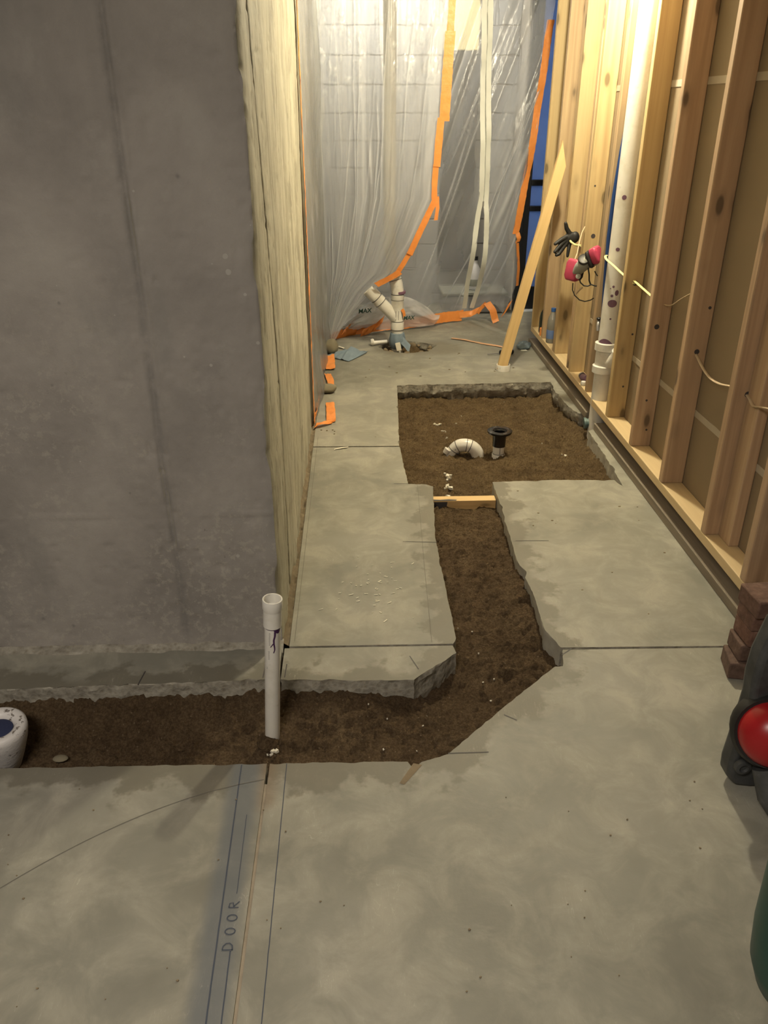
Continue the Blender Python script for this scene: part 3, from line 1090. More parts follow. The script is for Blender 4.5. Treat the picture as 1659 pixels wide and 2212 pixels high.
SY_ = [2.175, 2.508, 2.958, 3.365, 3.752, 4.152, 4.530, 4.927, 5.304, 5.633]
STUDS = []
for k, y in enumerate(SY_):
    STUDS.append(stud(X0, X1, y, y+.038, SILL1, 2.40, m=M_STUDR if k < 4 else (M_STUD if k in (5, 8) else M_STUDY)))
stud(X1-.038, X1, 2.418, 2.507, SILL1, 2.40, m=M_STUDR)                 # flat jack beside the second stud
stud(X0+.002, X1, 4.967, 5.005, SILL1, 2.40)                 # doubled stud where the brace leans
stud(X0+.004, X1, 4.60, 4.638, SILL1, 2.40)
MB().box(X0, X1, 1.99, 5.673, SILL0, SILL1).build('bottom_plate', M_PLATE, WR, smooth=0, bevel=.003)
MB().box(X0, X1, 1.99, 5.673, 2.40, 2.438).build('top_plate', M_PLATE, WR, smooth=0, bevel=.003)
MB().box(X0-.001, X1, 1.99, 3.945, 0.001, .038).build('floor_plate', M_TREAT, WR, smooth=0, bevel=.002)
MB().box(X0-.001, X1, 4.115, 5.72, 0.001, .038).build('floor_plate', M_TREAT, WR, smooth=0, bevel=.002)
for z0, z1 in ((.02, .443), (.447, 1.617), (1.621, 2.44)):
    MB().box(X1+.001, X1+.0135, 1.95, 5.673, z0, z1).build('drywall_panel', M_DRYBACK, WR, smooth=0)
for z in (.445, 1.619):
    MB().box(X1-.0012, X1+.002, 1.95, 5.673, z-.013, z+.013).build('seam_tape', M_DRYTAPE, WR, smooth=0)
# nail heads and bored holes on the broad faces of the studs
for (k, dx, z, r) in ((3, .035, .69, .011), (4, .05, .80, .012), (2, .05, .693, .010), (1, .05, .672, .010), (6, .05, .905, .012), (2, .07, .86, .006), (3, .06, .22, .005), (3, .04, .36, .005), (4, .06, .30, .005),
                      (4, .07, .56, .005), (5, .04, .36, .006), (6, .03, 1.16, .005)):
    y = SY_[k]
    MB().lathe([(r, 0), (r, .0012)], (X0+dx, y-.0008, z), (0, 1, 0), 14).build('bored_hole', M_INK, STUDS[k])

# ------------------------------------------------------------------ vent pipe in the stud wall
VP = thing('vent_pipe', (1.293, 4.045, 0), 'tall white vent pipe with a tee standing in the stud bay', 'pipe')
px_, py_ = 1.293, 4.045
MB().lathe([(.0445, .42), (.0445, 2.44), (.040, 2.44), (.040, .42)], (px_, py_, 0), seg=72, closed=True).build('upper_pipe', M_PVC, VP, smooth=50)
MB().lathe([(.0445, -.14), (.0445, .33), (.040, .33), (.040, -.14)], (px_, py_, 0), seg=72, closed=True).build('lower_pipe', M_PVC, VP, smooth=50)
mb = MB()
mb.lathe([(.0455, .285), (.058, .287), (.058, .322), (.0485, .328), (.0485, .400), (.058, .406), (.058, .443), (.0455, .446)], (px_, py_, 0), seg=48)
mb.tube([(px_+.0, py_-.01, .335), (px_+.028, py_-.045, .355), (px_+.040, py_-.075, .39), (px_+.040, py_-.085, .42)], [.036, .036, .034, .034], 18)
mb.build('tee_fitting', M_PVC, VP, smooth=50)
mb = MB()
# primer daubs follow the pipe's round face
for (a, z, rw, rh) in ((-1.95, 1.15, .011, .011), (-1.95, .913, .010, .009), (-1.9, .735, .006, .006), (-1.45, .705, .010, .014), (-1.95, .690, .007, .007), (-1.8, .652, .024, .019), (-1.8, .575, .005, .005), (-2.2, .725, .003, .003)):
    n = 18
    vs, fs = [(px_+.0451*math.cos(a), py_+.0451*math.sin(a), z)], []
    for r_ in range(1, 5):
        for k in range(n):
            q = 2*math.pi*k/n
            aa = a+rw/.0451*math.cos(q)*r_/4
            vs.append((px_+.0451*math.cos(aa), py_+.0451*math.sin(aa), z+rh*math.sin(q)*r_/4))
    fs += [(0, 1+k, 1+(k+1) % n) for k in range(n)]
    for r_ in range(3):
        fs += [(1+r_*n+k, 1+(r_+1)*n+k, 1+(r_+1)*n+(k+1) % n, 1+r_*n+(k+1) % n) for k in range(n)]
    MB().add(vs, fs).build('primer_daub', M_PRIMER, VP, smooth=0)
vs = []
for k in range(25):
    a = -2.9+2.3*k/24
    vs += [(px_+.0452*math.cos(a), py_+.0452*math.sin(a), .446), (px_+.0452*math.cos(a), py_+.0452*math.sin(a), .446+.026*math.sin(math.pi*min(1, (k+2)/20)))]
mb.add(vs, [(2*k, 2*k+2, 2*k+3, 2*k+1) for k in range(24)])
mb.build('primer_daub', M_PRIMER, VP, smooth=0)

BP = MB().tube([(1.292, 4.136, .1415), (1.290, 4.136, .5), (1.276, 4.136, .72), (1.266, 4.136, .95), (1.268, 4.136, 1.15), (1.278, 4.136, 1.34), (1.292, 4.136, 1.5)], .0115, 12).build('water_pipe', M_BLUEPEX, None, loc=(1.292, 4.136, .14))
tag(BP, 'thin blue water pipe behind the white vent pipe', 'pipe')
SP = thing('pipe_stub', (1.245, 4.06, -.02), 'grey-green capped pipe stub poking out below the sill at the pit', 'pipe')
MB().tube([(1.235, 4.06, -.005), (1.285, 4.055, .0)], .024, 20).build('stub', M_TEAL, SP)
MB().lathe([(0, 0), (.030, 0), (.031, .004), (.031, .012), (.026, .014)], (1.228, 4.061, -.006), (1, -.1, .1), 26).build('cap', M_TEAL, SP)


# cables through the studs
def cable(pts, r, m, label, flat=.55):
    P = [Vector(p) for p in pts]
    out = []
    n = len(P)
    for i in range(n-1):
        p0, p1, p2, p3 = P[max(i-1, 0)], P[i], P[i+1], P[min(i+2, n-1)]
        for k in range(8):
            t = k/8
            out.append(.5*((2*p1)+(-p0+p2)*t+(2*p0-5*p1+4*p2-p3)*t*t+(-p0+3*p1-3*p2+p3)*t**3))
    out.append(P[-1])
    o = MB().tube(out, r, 8, flat=flat).build('cable', m, None, loc=tuple(P[0]), smooth=60)
    return tag(o, label, 'cable')


cable([(1.285, 4.16, .86), (1.25, 4.10, .868), (1.236, 4.03, .862), (1.247, 3.95, .848), (1.262, 3.86, .828), (1.285, 3.78, .805), (1.29, 3.74, .80)], .0065, M_CABLE, 'bright yellow cable hooked round the white vent pipe')
cable([(1.29, 3.745, .812), (1.288, 3.65, .806), (1.29, 3.55, .797), (1.292, 3.46, .790), (1.30, 3.385, .784)], .0065, M_CABLE, 'straight yellow cable end coming out of a bored stud beside the vent pipe')
cable([(1.30, 3.36, .785), (1.30, 3.28, .80), (1.302, 3.18, .85), (1.305, 3.08, .892), (1.31, 2.99, .90)], .0042, M_CABLE2, 'thin tan wire rising across the stud bay at mid height')
cable([(1.30, 2.97, .685), (1.298, 2.94, .676), (1.30, 2.87, .648), (1.30, 2.80, .636), (1.30, 2.72, .641), (1.30, 2.62, .662), (1.302, 2.53, .668)], .0062, M_CABLE2, 'tan cable sagging in the nearest full stud bay')
cable([(1.298, 2.52, .672), (1.296, 2.48, .664), (1.292, 2.44, .655), (1.285, 2.38, .672), (1.285, 2.30, .69), (1.29, 2.19, .70)], .0062, M_CABLE2, 'tan cable bending out of the stud at the right edge')

# ------------------------------------------------------------------ plastic sheeting
def interp(x, xp, fp):
    return np.interp(x, xp, fp)


# left sheet: taped to the wall, wraps the corner and hangs across, its lower right corner drawn away
EDGE_Z = [0.0, .13, .26, .40, .52, .75, 1.01, 1.5, 2.13, 2.48]
EDGE_X = [-.185, -.115, -.022, .105, .275, .41, .525, .56, .59, .60]


def edge_x(z):
    return float(np.interp(z, EDGE_Z, EDGE_X))


def cross_y(x, z):
    return 5.66-.10*float(ss(-.1, .5, x))-.05*z*.5


zz = np.linspace(.004, 2.48, 230)
wall_s = np.linspace(0, 1, 60)
cr_t = np.linspace(0, 1, 200)[1:]
S_, Z_ = np.meshgrid(wall_s, zz)
wx = -.240+.026*S_**2+.010*np.sin(S_*19+Z_*1.3)*S_+.014*fbm(S_*6, Z_*2.2, 3, 4)*np.minimum(1, S_*6)
wx = np.maximum(wx, -.241)+.02*np.minimum(1, S_*4)*ss(.25, .0, Z_)
pw = np.stack([wx, 4.06+1.54*S_, Z_], 2)
fw_ = .05+.55*np.clip(fbm(S_*14, Z_*5, 1, 3)-.1, 0, 1)
T_, Z2 = np.meshgrid(cr_t, zz)
ex = np.interp(Z2, EDGE_Z, EDGE_X)
cx_ = -.212+(ex+.212)*T_
cy_ = 5.66-.10*ss(-.1, .5, cx_)-.025*Z2
kk = np.clip(Z2*1.6, .15, 1)
cy_ = cy_+kk*(np.sin(T_*34+1.1*fbm(T_*3, Z2, 2, 3))*.006+np.sin(T_*15+2+Z2*.8)*.014+.012*fbm(T_*16, Z2*1.1+T_*2, 4, 3))
cy_ = cy_-.03*np.sin(np.pi*np.minimum(1, T_))*ss(.2, .9, Z2)
# long gathered creases fan out of the lower left corner; a few broad, a few hair-thin
fold_c = np.zeros_like(T_)
rf = random.Random(5)
for q in range(26):
    t0 = rf.uniform(.02, .98)
    bend = rf.uniform(-.12, .12)
    wdt = rf.choice((.004, .005, .006, .012))
    z0, z1 = sorted((rf.uniform(-.2, 2.2), rf.uniform(.3, 2.9)))
    a_ = ss(z0, z0+.25, Z2)*ss(z1, z1-.25, Z2)*rf.uniform(.35, 1)
    tt = t0+bend*(Z2-1)+.012*vn(Z2*3, 0*Z2, q)
    fold_c = np.maximum(fold_c, a_*np.exp(-((T_-tt)/wdt)**2))
    cy_ = cy_-a_*.012*np.exp(-((T_-tt)/(wdt*1.6))**2)
# crinkles near the top; their glints are whitened in through the fold opacity
cr = ss(1.55, 1.8, Z2+.1*vn(T_*6, Z2*3, 2))*np.clip(fbm(T_*22, Z2*16, 7, 3)-.15, 0, 1)
cy_ = cy_-.012*cr
fold_c = np.clip(fold_c*.9+.8*cr+.25*np.clip(vn(T_*9, Z2*.9+T_*2, 2)-.1, 0, 1), 0, 1)
pc = np.stack([cx_, cy_, Z2], 2)
rows = np.concatenate([pw, pc], 1)
fold = np.concatenate([fw_, fold_c], 1)
SHL = thing('plastic_sheet', (-.2, 5.2, 0), 'clear plastic sheet taped to the concrete wall, lower corner drawn aside', 'plastic sheet')
mb = MB()
mb.grid(rows)
mb.build('sheet', M_PLASTIC, SHL, smooth=180, attr={'fold': np.array(fold).ravel()})


def tape(parent, path, wdir, w, seed, cr=.004, name='tape_strip', m=None):
    return MB().ribbon(path, wdir, w, .0012, 0, cr, seed).build(name, m or M_TAPE, parent, smooth=60, fixn=True)


def ep(z, dx=0, dy=-.03):
    x = edge_x(z)
    return (x+dx, cross_y(x, z)+dy, z)


tape(SHL, [(-.236, 4.055, 2.47), (-.237, 4.06, 1.5), (-.236, 4.05, .9), (-.236, 4.03, .35), (-.236, 4.03, .03)], (0, 1, 0), .045, 1, .003)
tape(SHL, [ep(2.47), ep(2.30), ep(1.93)], (1, .05, 0), .042, 2)
tape(SHL, [ep(1.94, 0, -.034), ep(1.75, 0, -.034), ep(1.46, .004, -.034)], (1, .05, 0), .062, 3)
tape(SHL, [ep(1.48, -.018, -.038), ep(1.3, -.018, -.038), ep(1.20, -.016, -.038)], (1, .05, 0), .046, 4)
tape(SHL, [ep(1.215, -.022, -.034), ep(1.10, -.020, -.034), ep(1.005, -.010, -.034)], (1, .05, 0), .036, 5)
tape(SHL, [ep(1.02, .002, -.042), ep(.96, -.006, -.042), ep(.80, -.012, -.042), ep(.66, .0, -.042)], (.85, .05, -.4), .040, 6, .006)
tape(SHL, [ep(.70, -.004, -.036), ep(.60, -.004, -.036), ep(.51, .0, -.036)], (.75, .05, -.55), .034, 7, .006)
tape(SHL, [ep(.545, .006, -.044), ep(.50, -.025, -.044), ep(.455, -.048, -.044)], (.72, .05, -.62), .040, 8, .008)
tape(SHL, [(.534, 5.53, 1.02), (.538, 5.525, .95), (.528, 5.525, .875)], (1, 0, .1), .024, 9, .004)
# dangling taped hem on the floor by the wall
tape(SHL, [(-.232, 4.03, .012), (-.19, 4.05, .02), (-.14, 4.10, .008)], (.25, 1, .1), .045, 10, .012)
tape(SHL, [(-.150, 4.10, .010), (-.155, 4.25, .014), (-.165, 4.42, .008)], (1, .1, .05), .050, 11, .010)
tape(SHL, [(-.165, 4.68, .008), (-.170, 4.80, .018), (-.195, 4.98, .012)], (1, .2, .1), .042, 12, .012)
tape(SHL, [(-.178, 5.08, .012), (-.182, 5.24, .016), (-.19, 5.36, .03)], (1, 0, .12), .060, 13, .010)
tape(SHL, [(-.238, 4.05, .03), (-.232, 4.3, .04), (-.232, 4.6, .03)], (0.2, .1, 1), .04, 14, .008)

# right sheet: hangs further back, its hem taped along the floor; a zip doorway in it
EZ = [0, .05, .12, .30, .50, .66, .80, 1.2, 2.10, 2.48]
EX = [1.15, 1.165, 1.20, 1.245, 1.225, 1.195, 1.215, 1.26, 1.345, 1.37]


def redge(z):
    return float(np.interp(z, EZ, EX))


def right_y(x, z):
    yb = float(np.interp(x, [-.22, -.10, .30, .87, 1.1, 1.4], [5.83, 5.98, 6.15, 6.46, 6.44, 6.36]))
    yt = float(np.interp(x, [-.22, .3, 1.4], [5.86, 5.98, 6.20]))
    k = float(ss(0, .7, z))
    return yb*(1-k)+yt*k


def hem(x):
    return float(np.interp(x, [-.3, .80, .90, 1.0, 1.06, 1.12, 1.19, 1.3], [.006, .006, .03, .115, .135, .085, .035, .10]))


def zip_x(z):
    return float(np.interp(z, [0, .25, .6, 1.0, 2.2, 2.5], [.885, .905, .915, .925, .880, .875]))


def zip_gap(z):
    return float(np.interp(z, [0, .14, .30, .50, .70, .86, .93, 2.5], [.012, .030, .058, .056, .045, .02, .0015, .0015]))


def right_pt(x, z, t):
    y = right_y(x, z)
    k = max(.25, min(1, z*1.4))
    diag = x*1.0-z*.34
    y += k*(.008*math.sin(diag*52+1.3*math.sin(z*2.1))+.018*math.sin(diag*21+1.0)+.012*float(fbm(diag*12, z*1.0, 5, 3)))
    y += .02*float(fbm(x*9, z*9, 3, 3))*float(ss(.35, .05, z))
    return (x, y, z), 0


RC = []
rf = random.Random(9)
for q in range(34):
    RC.append((rf.uniform(-.9, 1.25), rf.uniform(-.10, .10), rf.choice((.004, .005, .007, .016)), sorted((rf.uniform(-.1, 1.9), rf.uniform(.5, 3.0))), rf.uniform(.35, 1)))


def right_panel(xa, xb, n):
    zt = np.linspace(0, 1, 190)
    ZT, TT = np.meshgrid(zt, np.linspace(0, 1, n), indexing='ij')
    za = np.array([xa(z*2.48) for z in zt])[:, None]
    zb = np.array([xb(z*2.48) for z in zt])[:, None]
    X = za+(zb-za)*TT
    hm = np.interp(X, [-.3, .80, .90, 1.0, 1.06, 1.12, 1.19, 1.3], [.006, .006, .03, .115, .135, .085, .035, .10])
    Z = hm+(2.48-hm)*ZT
    zg = np.linspace(0, 2.48, 400)
    A = np.interp(Z, zg, [xa(z) for z in zg])
    B = np.interp(Z, zg, [xb(z) for z in zg])
    X = A+(B-A)*TT
    yb = np.interp(X, [-.22, -.10, .30, .87, 1.1, 1.4], [5.83, 5.98, 6.15, 6.46, 6.44, 6.36])
    yt = np.interp(X, [-.22, .3, 1.4], [5.86, 5.98, 6.20])
    k = ss(0, .7, Z)
    Y = yb*(1-k)+yt*k
    kk = np.clip(Z*1.4, .25, 1)
    dg = X-Z*.34
    Y = Y+kk*(.008*np.sin(dg*52+1.3*np.sin(Z*2.1))+.018*np.sin(dg*21+1.0)+.012*fbm(dg*12, Z, 5, 3))
    Y = Y+.02*fbm(X*9, Z*9, 3, 3)*ss(.35, .05, Z)
    F = np.zeros_like(X)
    for (d0, bend, wdt, (z0, z1), am) in RC:
        a_ = ss(z0, z0+.3, Z)*ss(z1, z1-.3, Z)*am
        dd = d0+bend*(Z-1)+.008*vn(Z*3, 0*Z, d0*9+3)
        e = np.exp(-((dg-dd)/wdt)**2)
        F = np.maximum(F, a_*e)
        Y = Y-a_*.010*np.exp(-((dg-dd)/(wdt*1.6))**2)
    F = np.clip(F*.9+.22*np.clip(vn(dg*9, Z*.7, 8)-.1, 0, 1)+.45*ss(.26, .03, Z)*np.clip(.5+fbm(X*8, Z*20, 3, 3), 0, 1), 0, 1)
    return np.stack([X, Y, Z], 2), F.ravel()


SHR = thing('plastic_sheet', (.6, 6.2, 0), 'clear plastic sheet with a white zip door, hanging behind the drain stack', 'plastic sheet')
r1, f1 = right_panel(lambda z: -.225, lambda z: zip_x(z)-zip_gap(z)/2, 150)
mb = MB()
mb.grid(r1)
n1 = len(mb.v)
r2, f2 = right_panel(lambda z: zip_x(z)+zip_gap(z)/2, redge, 80)
mb.grid(r2)
mb.build('sheet', M_PLASTIC2, SHR, smooth=180, attr={'fold': np.concatenate([f1, f2])})
for sgn in (-1, 1):
    P = []
    for z in np.linspace(.10, 2.47, 60):
        x = zip_x(z)+sgn*(zip_gap(z)/2+.019)
        q, _ = right_pt(x, z, 0)
        P.append((q[0], q[1]-.012, z))
    MB().ribbon(P, (1, .05, 0), .036, .0015, 0, .003, 20+sgn).build('zip_band', M_ZIP, SHR, smooth=60, fixn=True)
P = []
for z in np.linspace(.93, 2.47, 40):
    q, _ = right_pt(zip_x(z), z, 0)
    P.append((q[0], q[1]-.012, z))
MB().tube(P, .0035, 6).build('zip_coil', M_GREY, SHR)
q, _ = right_pt(zip_x(.93), .93, 0)
mb = MB()
mb.box(q[0]-.006, q[0]+.006, q[1]-.024, q[1]-.012, .90, .935)
mb.box(q[0]-.004, q[0]+.004, q[1]-.026, q[1]-.022, .86, .91)
mb.build('zip_pull', M_METALD, SHR, bevel=.002)
# orange tape down the free edge
P = []
for z in np.linspace(.70, 2.06, 40):
    q, _ = right_pt(redge(z)-.014, z, 0)
    P.append((q[0], q[1]-.010, z))
tape(SHR, P, (1, .1, 0), .050, 31, .003)
tape(SHR, [(redge(.70)-.006, right_y(1.2, .7)-.02, .71), (redge(.66)+.012, right_y(1.2, .66)-.03, .675), (redge(.62)-.004, right_y(1.2, .62)-.03, .645)], (.9, .1, .4), .034, 32, .006)
tape(SHR, [(redge(.64)+.002, right_y(1.2, .64)-.02, .64), (redge(.45)+.006, right_y(1.2, .45)-.02, .45), (redge(.32)+.008, right_y(1.2, .3)-.02, .30)], (.9, .1, .2), .020, 33, .003)
tape(SHR, [(1.225, 6.38, .16), (1.195, 6.37, .10), (1.165, 6.37, .05)], (.7, .1, .7), .045, 34, .006)
# hem tape along the floor, and the loose flap
tape(SHR, [(-.215, 5.80, .02), (-.12, 5.93, .03), (.0, 6.02, .03), (.12, 6.04, .045)], (.3, .25, .9), .07, 35, .022)
tape(SHR, [(.10, 6.05, .05), (.22, 6.10, .05), (.40, 6.16, .05), (.55, 6.24, .05), (.70, 6.34, .05), (.85, 6.42, .045)], (.2, .45, .85), .085, 36, .008)
tape(SHR, [(.80, 6.40, .05), (.92, 6.43, .055), (1.0, 6.41, .10)], (.2, .4, .9), .05, 37, .006)
tape(SHR, [(1.035, 6.37, .155), (1.08, 6.35, .10), (1.105, 6.34, .02), (1.11, 6.33, -.0 + .008)], (.9, .1, .35), .055, 38, .006)
tape(SHR, [(1.03, 6.38, .15), (.99, 6.38, .11), (.965, 6.38, .07)], (.7, .1, -.7), .03, 39, .004)
tape(SHR, [(-.10, 5.90, .05), (-.03, 5.99, .10), (.02, 6.02, .17)], (.7, .2, .6), .05, 40, .02)
tape(SHR, [(.03, 5.96, .02), (.13, 6.02, .05), (.20, 6.03, .11)], (.4, .3, .8), .07, 41, .02)
# crumpled surplus at the hem, with the maker's printing
mb = MB()
gu, gv = np.meshgrid(np.linspace(0, 1, 70), np.linspace(0, 1, 40))
bx = -.14+.76*gu+.05*(gv-.5)
bz = .02+.25*gv*np.sin(np.pi*np.clip(gu, .05, .95))**.6
by = 5.985+.22*gu-.05*np.sin(gv*3)+.018*fbm(gu*7, gv*5, 2, 4)
mb.grid(np.stack([bx, by, bz], 2))
fo = .55+.5*np.clip(fbm(gu*9, gv*6, 5, 3), 0, 1)
mb.build('gathered_hem', M_PLASTIC, SHR, smooth=180, attr={'fold': fo.ravel()})


def text_mesh(body, size, mat4, m, parent, name='print'):
    cu = bpy.data.curves.new(name, 'FONT')
    cu.body = body
    cu.size = size
    cu.extrude = .0004
    cu.shear = .15
    cu.offset = size*.02
    tmp = bpy.data.objects.new(name, cu)
    COL.objects.link(tmp)
    dg = bpy.context.evaluated_depsgraph_get()
    me = bpy.data.meshes.new_from_object(tmp.evaluated_get(dg))
    bpy.data.objects.remove(tmp)
    me.materials.clear()
    me.materials.append(m)
    root = parent
    me.transform(Matrix.Translation(-LOCS[root.name]) @ mat4)
    o = bpy.data.objects.new(name, me)
    COL.objects.link(o)
    o.parent = parent
    return o


RX = Matrix.Rotation(math.radians(90), 4, 'X')
text_mesh('MAX', .046, Matrix.Translation((.010, 5.955, .172)) @ Matrix.Rotation(.15, 4, 'Z') @ Matrix.Rotation(-.05, 4, 'Y') @ RX, M_MAXG, SHR)
text_mesh('MAX', .042, Matrix.Translation((.352, 6.065, .095)) @ Matrix.Rotation(.35, 4, 'Z') @ Matrix.Rotation(.03, 4, 'Y') @ RX, M_MAXG, SHR)

# box, jug and two added stand-in panels dimly seen beyond the plastic
YB = MB().box(.70, .97, 7.04, 7.085, 1.93, 2.46).build('glow_board', M_YBOARD, None, loc=(.97, 7.06, 1.95), bevel=.005)  # added board whose pale yellow stands in for a glow
tag(YB, 'pale yellow board added as the glow behind the plastic', 'board')
CAB = thing('storage_box', (1.0, 6.86, 0), 'low grey lidded box behind the zip door', 'box')
MB().box(.72, 1.24, 6.68, 7.02, .004, .145).build('body', M_FARW, CAB, bevel=.012)
MB().box(.705, 1.255, 6.665, 7.035, .150, .178).build('lid', M_GREY, CAB, bevel=.008)
JUG = thing('jug', (.985, 6.80, .178), 'white plastic jug with a black cap seen through the open zip', 'jug')
MB().lathe([(0, 0), (.052, 0), (.058, .008), (.058, .11), (.054, .15), (.030, .20), (.022, .215), (.022, .235), (0, .235)], (.985, 6.80, .1785), seg=26).build('body', M_JUG, JUG, smooth=60)
MB().lathe([(.0, .0), (.025, .0), (.025, .03), (0, .03)], (.985, 6.80, .413), seg=20).build('cap', M_BLACK, JUG, smooth=50)
MB().lathe([(.0588, .03), (.0592, .031), (.0592, .085), (.0588, .086)], (.985, 6.80, .1785), seg=26).build('label', M_GREY, JUG)
DP = MB().box(.70, .98, 7.03, 7.09, .30, 1.9).build('dark_panel', M_BLACK, None, loc=(.84, 7.06, .3), bevel=.004)  # added black panel that paints the dark area behind the zip door
tag(DP, 'black panel added for the dark area behind the zip door', 'panel')

# ------------------------------------------------------------------ drain stack with wye
DS = thing('drain_stack', (.286, 5.66, -.05), 'white drain stack with a wye rising from the broken hole in the floor', 'pipe')
c0 = (.286, 5.66)
MB().lathe([(.040, -.06), (.040, .13), (.036, .13), (.036, -.06)], (*c0, 0), seg=28, closed=True).build('lower_pipe', M_PVC, DS, smooth=50)
mb = MB()
mb.lathe([(.042, .125), (.047, .127), (.047, .178), (.043, .184), (.043, .325), (.046, .33), (.046, .368), (.041, .37)], (*c0, 0), seg=28)
bd = Vector((-.62, -.05, .66)).normalized()
b0 = Vector((.275, 5.655, .205))
mb.lathe([(.040, 0), (.041, .155), (.045, .158), (.045, .195), (.040, .198)], b0, bd, 26)
mb.build('wye_body', M_PVC, DS, smooth=50)
MB().lathe([(.044, .20), (.0445, .285), (.040, .287)], b0, bd, 26).build('branch_pipe', M_PVC, DS, smooth=50)
MB().lathe([(.0455, .197), (.0455, .201)], b0, bd, 26).build('joint_line', M_INK, DS)
MB().lathe([(.0462, .154), (.0462, .157)], b0, bd, 26).build('joint_line', M_INK, DS)
MB().tube([(.286, 5.66, .37), (.286, 5.66, .40), (.278, 5.665, .44), (.262, 5.675, .50), (.252, 5.685, .56)], [.043, .043, .0445, .0445, .0445], 26).build('bend', M_PVC, DS, smooth=50)
MB().tube([(.252, 5.685, .56), (.236, 5.72, .66), (.232, 5.73, .80), (.232, 5.735, 2.48)], .041, 26).build('riser', M_PVC, DS, smooth=50)
for z, x in ((.332, .286), (.371, .286), (.183, .286), (.124, .286)):
    MB().lathe([(.0468, z), (.0468, z+.0028)], (x, 5.66, 0), seg=28).build('joint_line', M_INK, DS)
MB().lathe([(.0462, -.001), (.0462, .003)], (.272, 5.669, .465), (-.26, .14, .95), 26).build('joint_line', M_INK, DS)
MB().lathe([(.0472, .376), (.0475, .38), (.0475, .392), (.044, .394)], (.296, 5.664, 0), seg=20).build('primer_daub', M_PRIMER, DS)
mb = MB()
for x in (.272, .292):
    MB().bar((x, 5.6155, .20), (x+.002, 5.6155, .262), .0022, .001, (0, 1, 0)).build('pen_mark', M_INK, DS, smooth=0)
tape(DS, [(.316, 5.618, .275), (.329, 5.618, .255), (.334, 5.62, .225)], (.7, .1, .5), .022, 50, .002)
# blue wrap at the foot
W = MB()
prof = [(.042, .10), (.050, .098), (.056, .07), (.060, .045), (.055, .015), (.04, -.012)]
W.lathe(prof, (*c0, 0), seg=36, wob=lambda a, h: .10*mnoise.noise(Vector((math.cos(a)*2.2, math.sin(a)*2.2, h*18)))+.05*mnoise.noise(Vector((math.cos(a)*6, math.sin(a)*6, h*40))))
W.ribbon([(.315, 5.62, .06), (.345, 5.60, .03), (.372, 5.59, .0)], (.2, .4, .8), .055, .003, 0, .012, 3)
W.build('blue_wrap', M_BLUEWRAP, DS, smooth=60)
MB().bar((.285, 5.594, .045), (.297, 5.585, -.012), .036, .008, (0, 1, 0)).build('paper_tag', M_CHIP, DS, bevel=.003)
CAPS = thing('pipe_end', (.14, 5.70, 0), 'short white pipe end lying beside the drain stack', 'pipe')
MB().tube([(.215, 5.70, .026), (.15, 5.695, .022), (.115, 5.69, .020)], [.014, .014, .016], 14).build('pipe', M_PVC, CAPS)
MB().lathe([(0, 0), (.022, .0), (.026, .008), (.022, .022), (0, .024)], (.118, 5.69, .026), (-1, -.1, 0), 18).build('end_cap', M_PVC, CAPS)
# clods thrown up round the hole
mbk = random.Random(4)
for i in range(16):
    a = mbk.uniform(0, 6.28)
    cx, cy = .37+.17*math.cos(a), 5.66+.12*math.sin(a)
    r = mbk.uniform(.012, .026)
    m = MB()
    m.ell((0, 0, 0), (r, r*.9, r*.7), 10, 7)
    m.v = [tuple(Vector(v)*(1+.35*mnoise.noise(Vector(v)*60+Vector((i, 0, 0))))+Vector((cx, cy, -.03+r*.4))) for v in m.v]
    o = m.build('clod', M_MUD, soil, smooth=60)

# ------------------------------------------------------------------ objects in the pit
EL = thing('pipe_elbow', (.56, 3.86, -.11), 'white segmented pipe elbow half buried in the pit soil', 'pipe')
P, R = [], []
for k in range(25):
    t = k/24
    a = math.pi*(1-t)
    P.append((.553+.072*math.cos(a), 3.865-.01*math.cos(a), -.125+.080*math.sin(a)**.85))
    R.append(.025+.009*min(1, t*2.5))
MB().tube(P, R, 24).build('elbow', M_PVC, EL, smooth=60)
for k in (5, 8, 13, 15):
    a = Vector(P[k+1])-Vector(P[k-1])
    MB().lathe([(R[k]+.0012, -.0016), (R[k]+.0012, .0016)], P[k], a, 24).build('joint_line', M_INK, EL)
MB().tube([(.452, 3.862, -.088), (.466, 3.862, -.066)], [.016, .02], 12).build('end_tab', M_PVC, EL)
mb = MB()
for (x, y, z, r) in ((.515, 3.833, -.078, .0045), (.583, 3.836, -.045, .003), (.50, 3.84, -.06, .0025)):
    MB().ell((x, y-.004, z), (r, r*.4, r), 8, 6).build('ink_spot', M_INK, EL)

CF = thing('closet_flange', (.727, 3.83, -.10), 'black closet flange on a short white pipe standing in the pit', 'flange')
f0 = (.727, 3.835)
MB().lathe([(.030, -.14), (.030, -.025), (.027, -.025), (.027, -.14)], (*f0, 0), seg=28, closed=True).build('pipe', M_PVC, CF, smooth=50)
MB().lathe([(.0335, -.14), (.0335, -.083), (.0312, -.081)], (*f0, 0), seg=28).build('coupling', M_PVC, CF, smooth=50)
MB().lathe([(.0315, -.084), (.0318, -.0815), (.0305, -.079)], (*f0, 0), seg=28).build('joint_line', M_INK, CF)
MB().bar((.7285, 3.8045, -.077), (.7285, 3.8045, -.035), .0022, .0014, (0, 1, 0)).build('ink_line', M_INK, CF, smooth=0)
MB().lathe([(.0315, -.040), (.0335, -.039), (.0345, .01), (.041, .026), (.062, .034), (.064, .038), (.064, .045), (.060, .047), (.037, .046), (.034, .040), (.029, .036), (.028, -.038)],
           (*f0, 0), seg=36, closed=True).build('flange_ring', M_ABS, CF, smooth=35)
mb = MB()
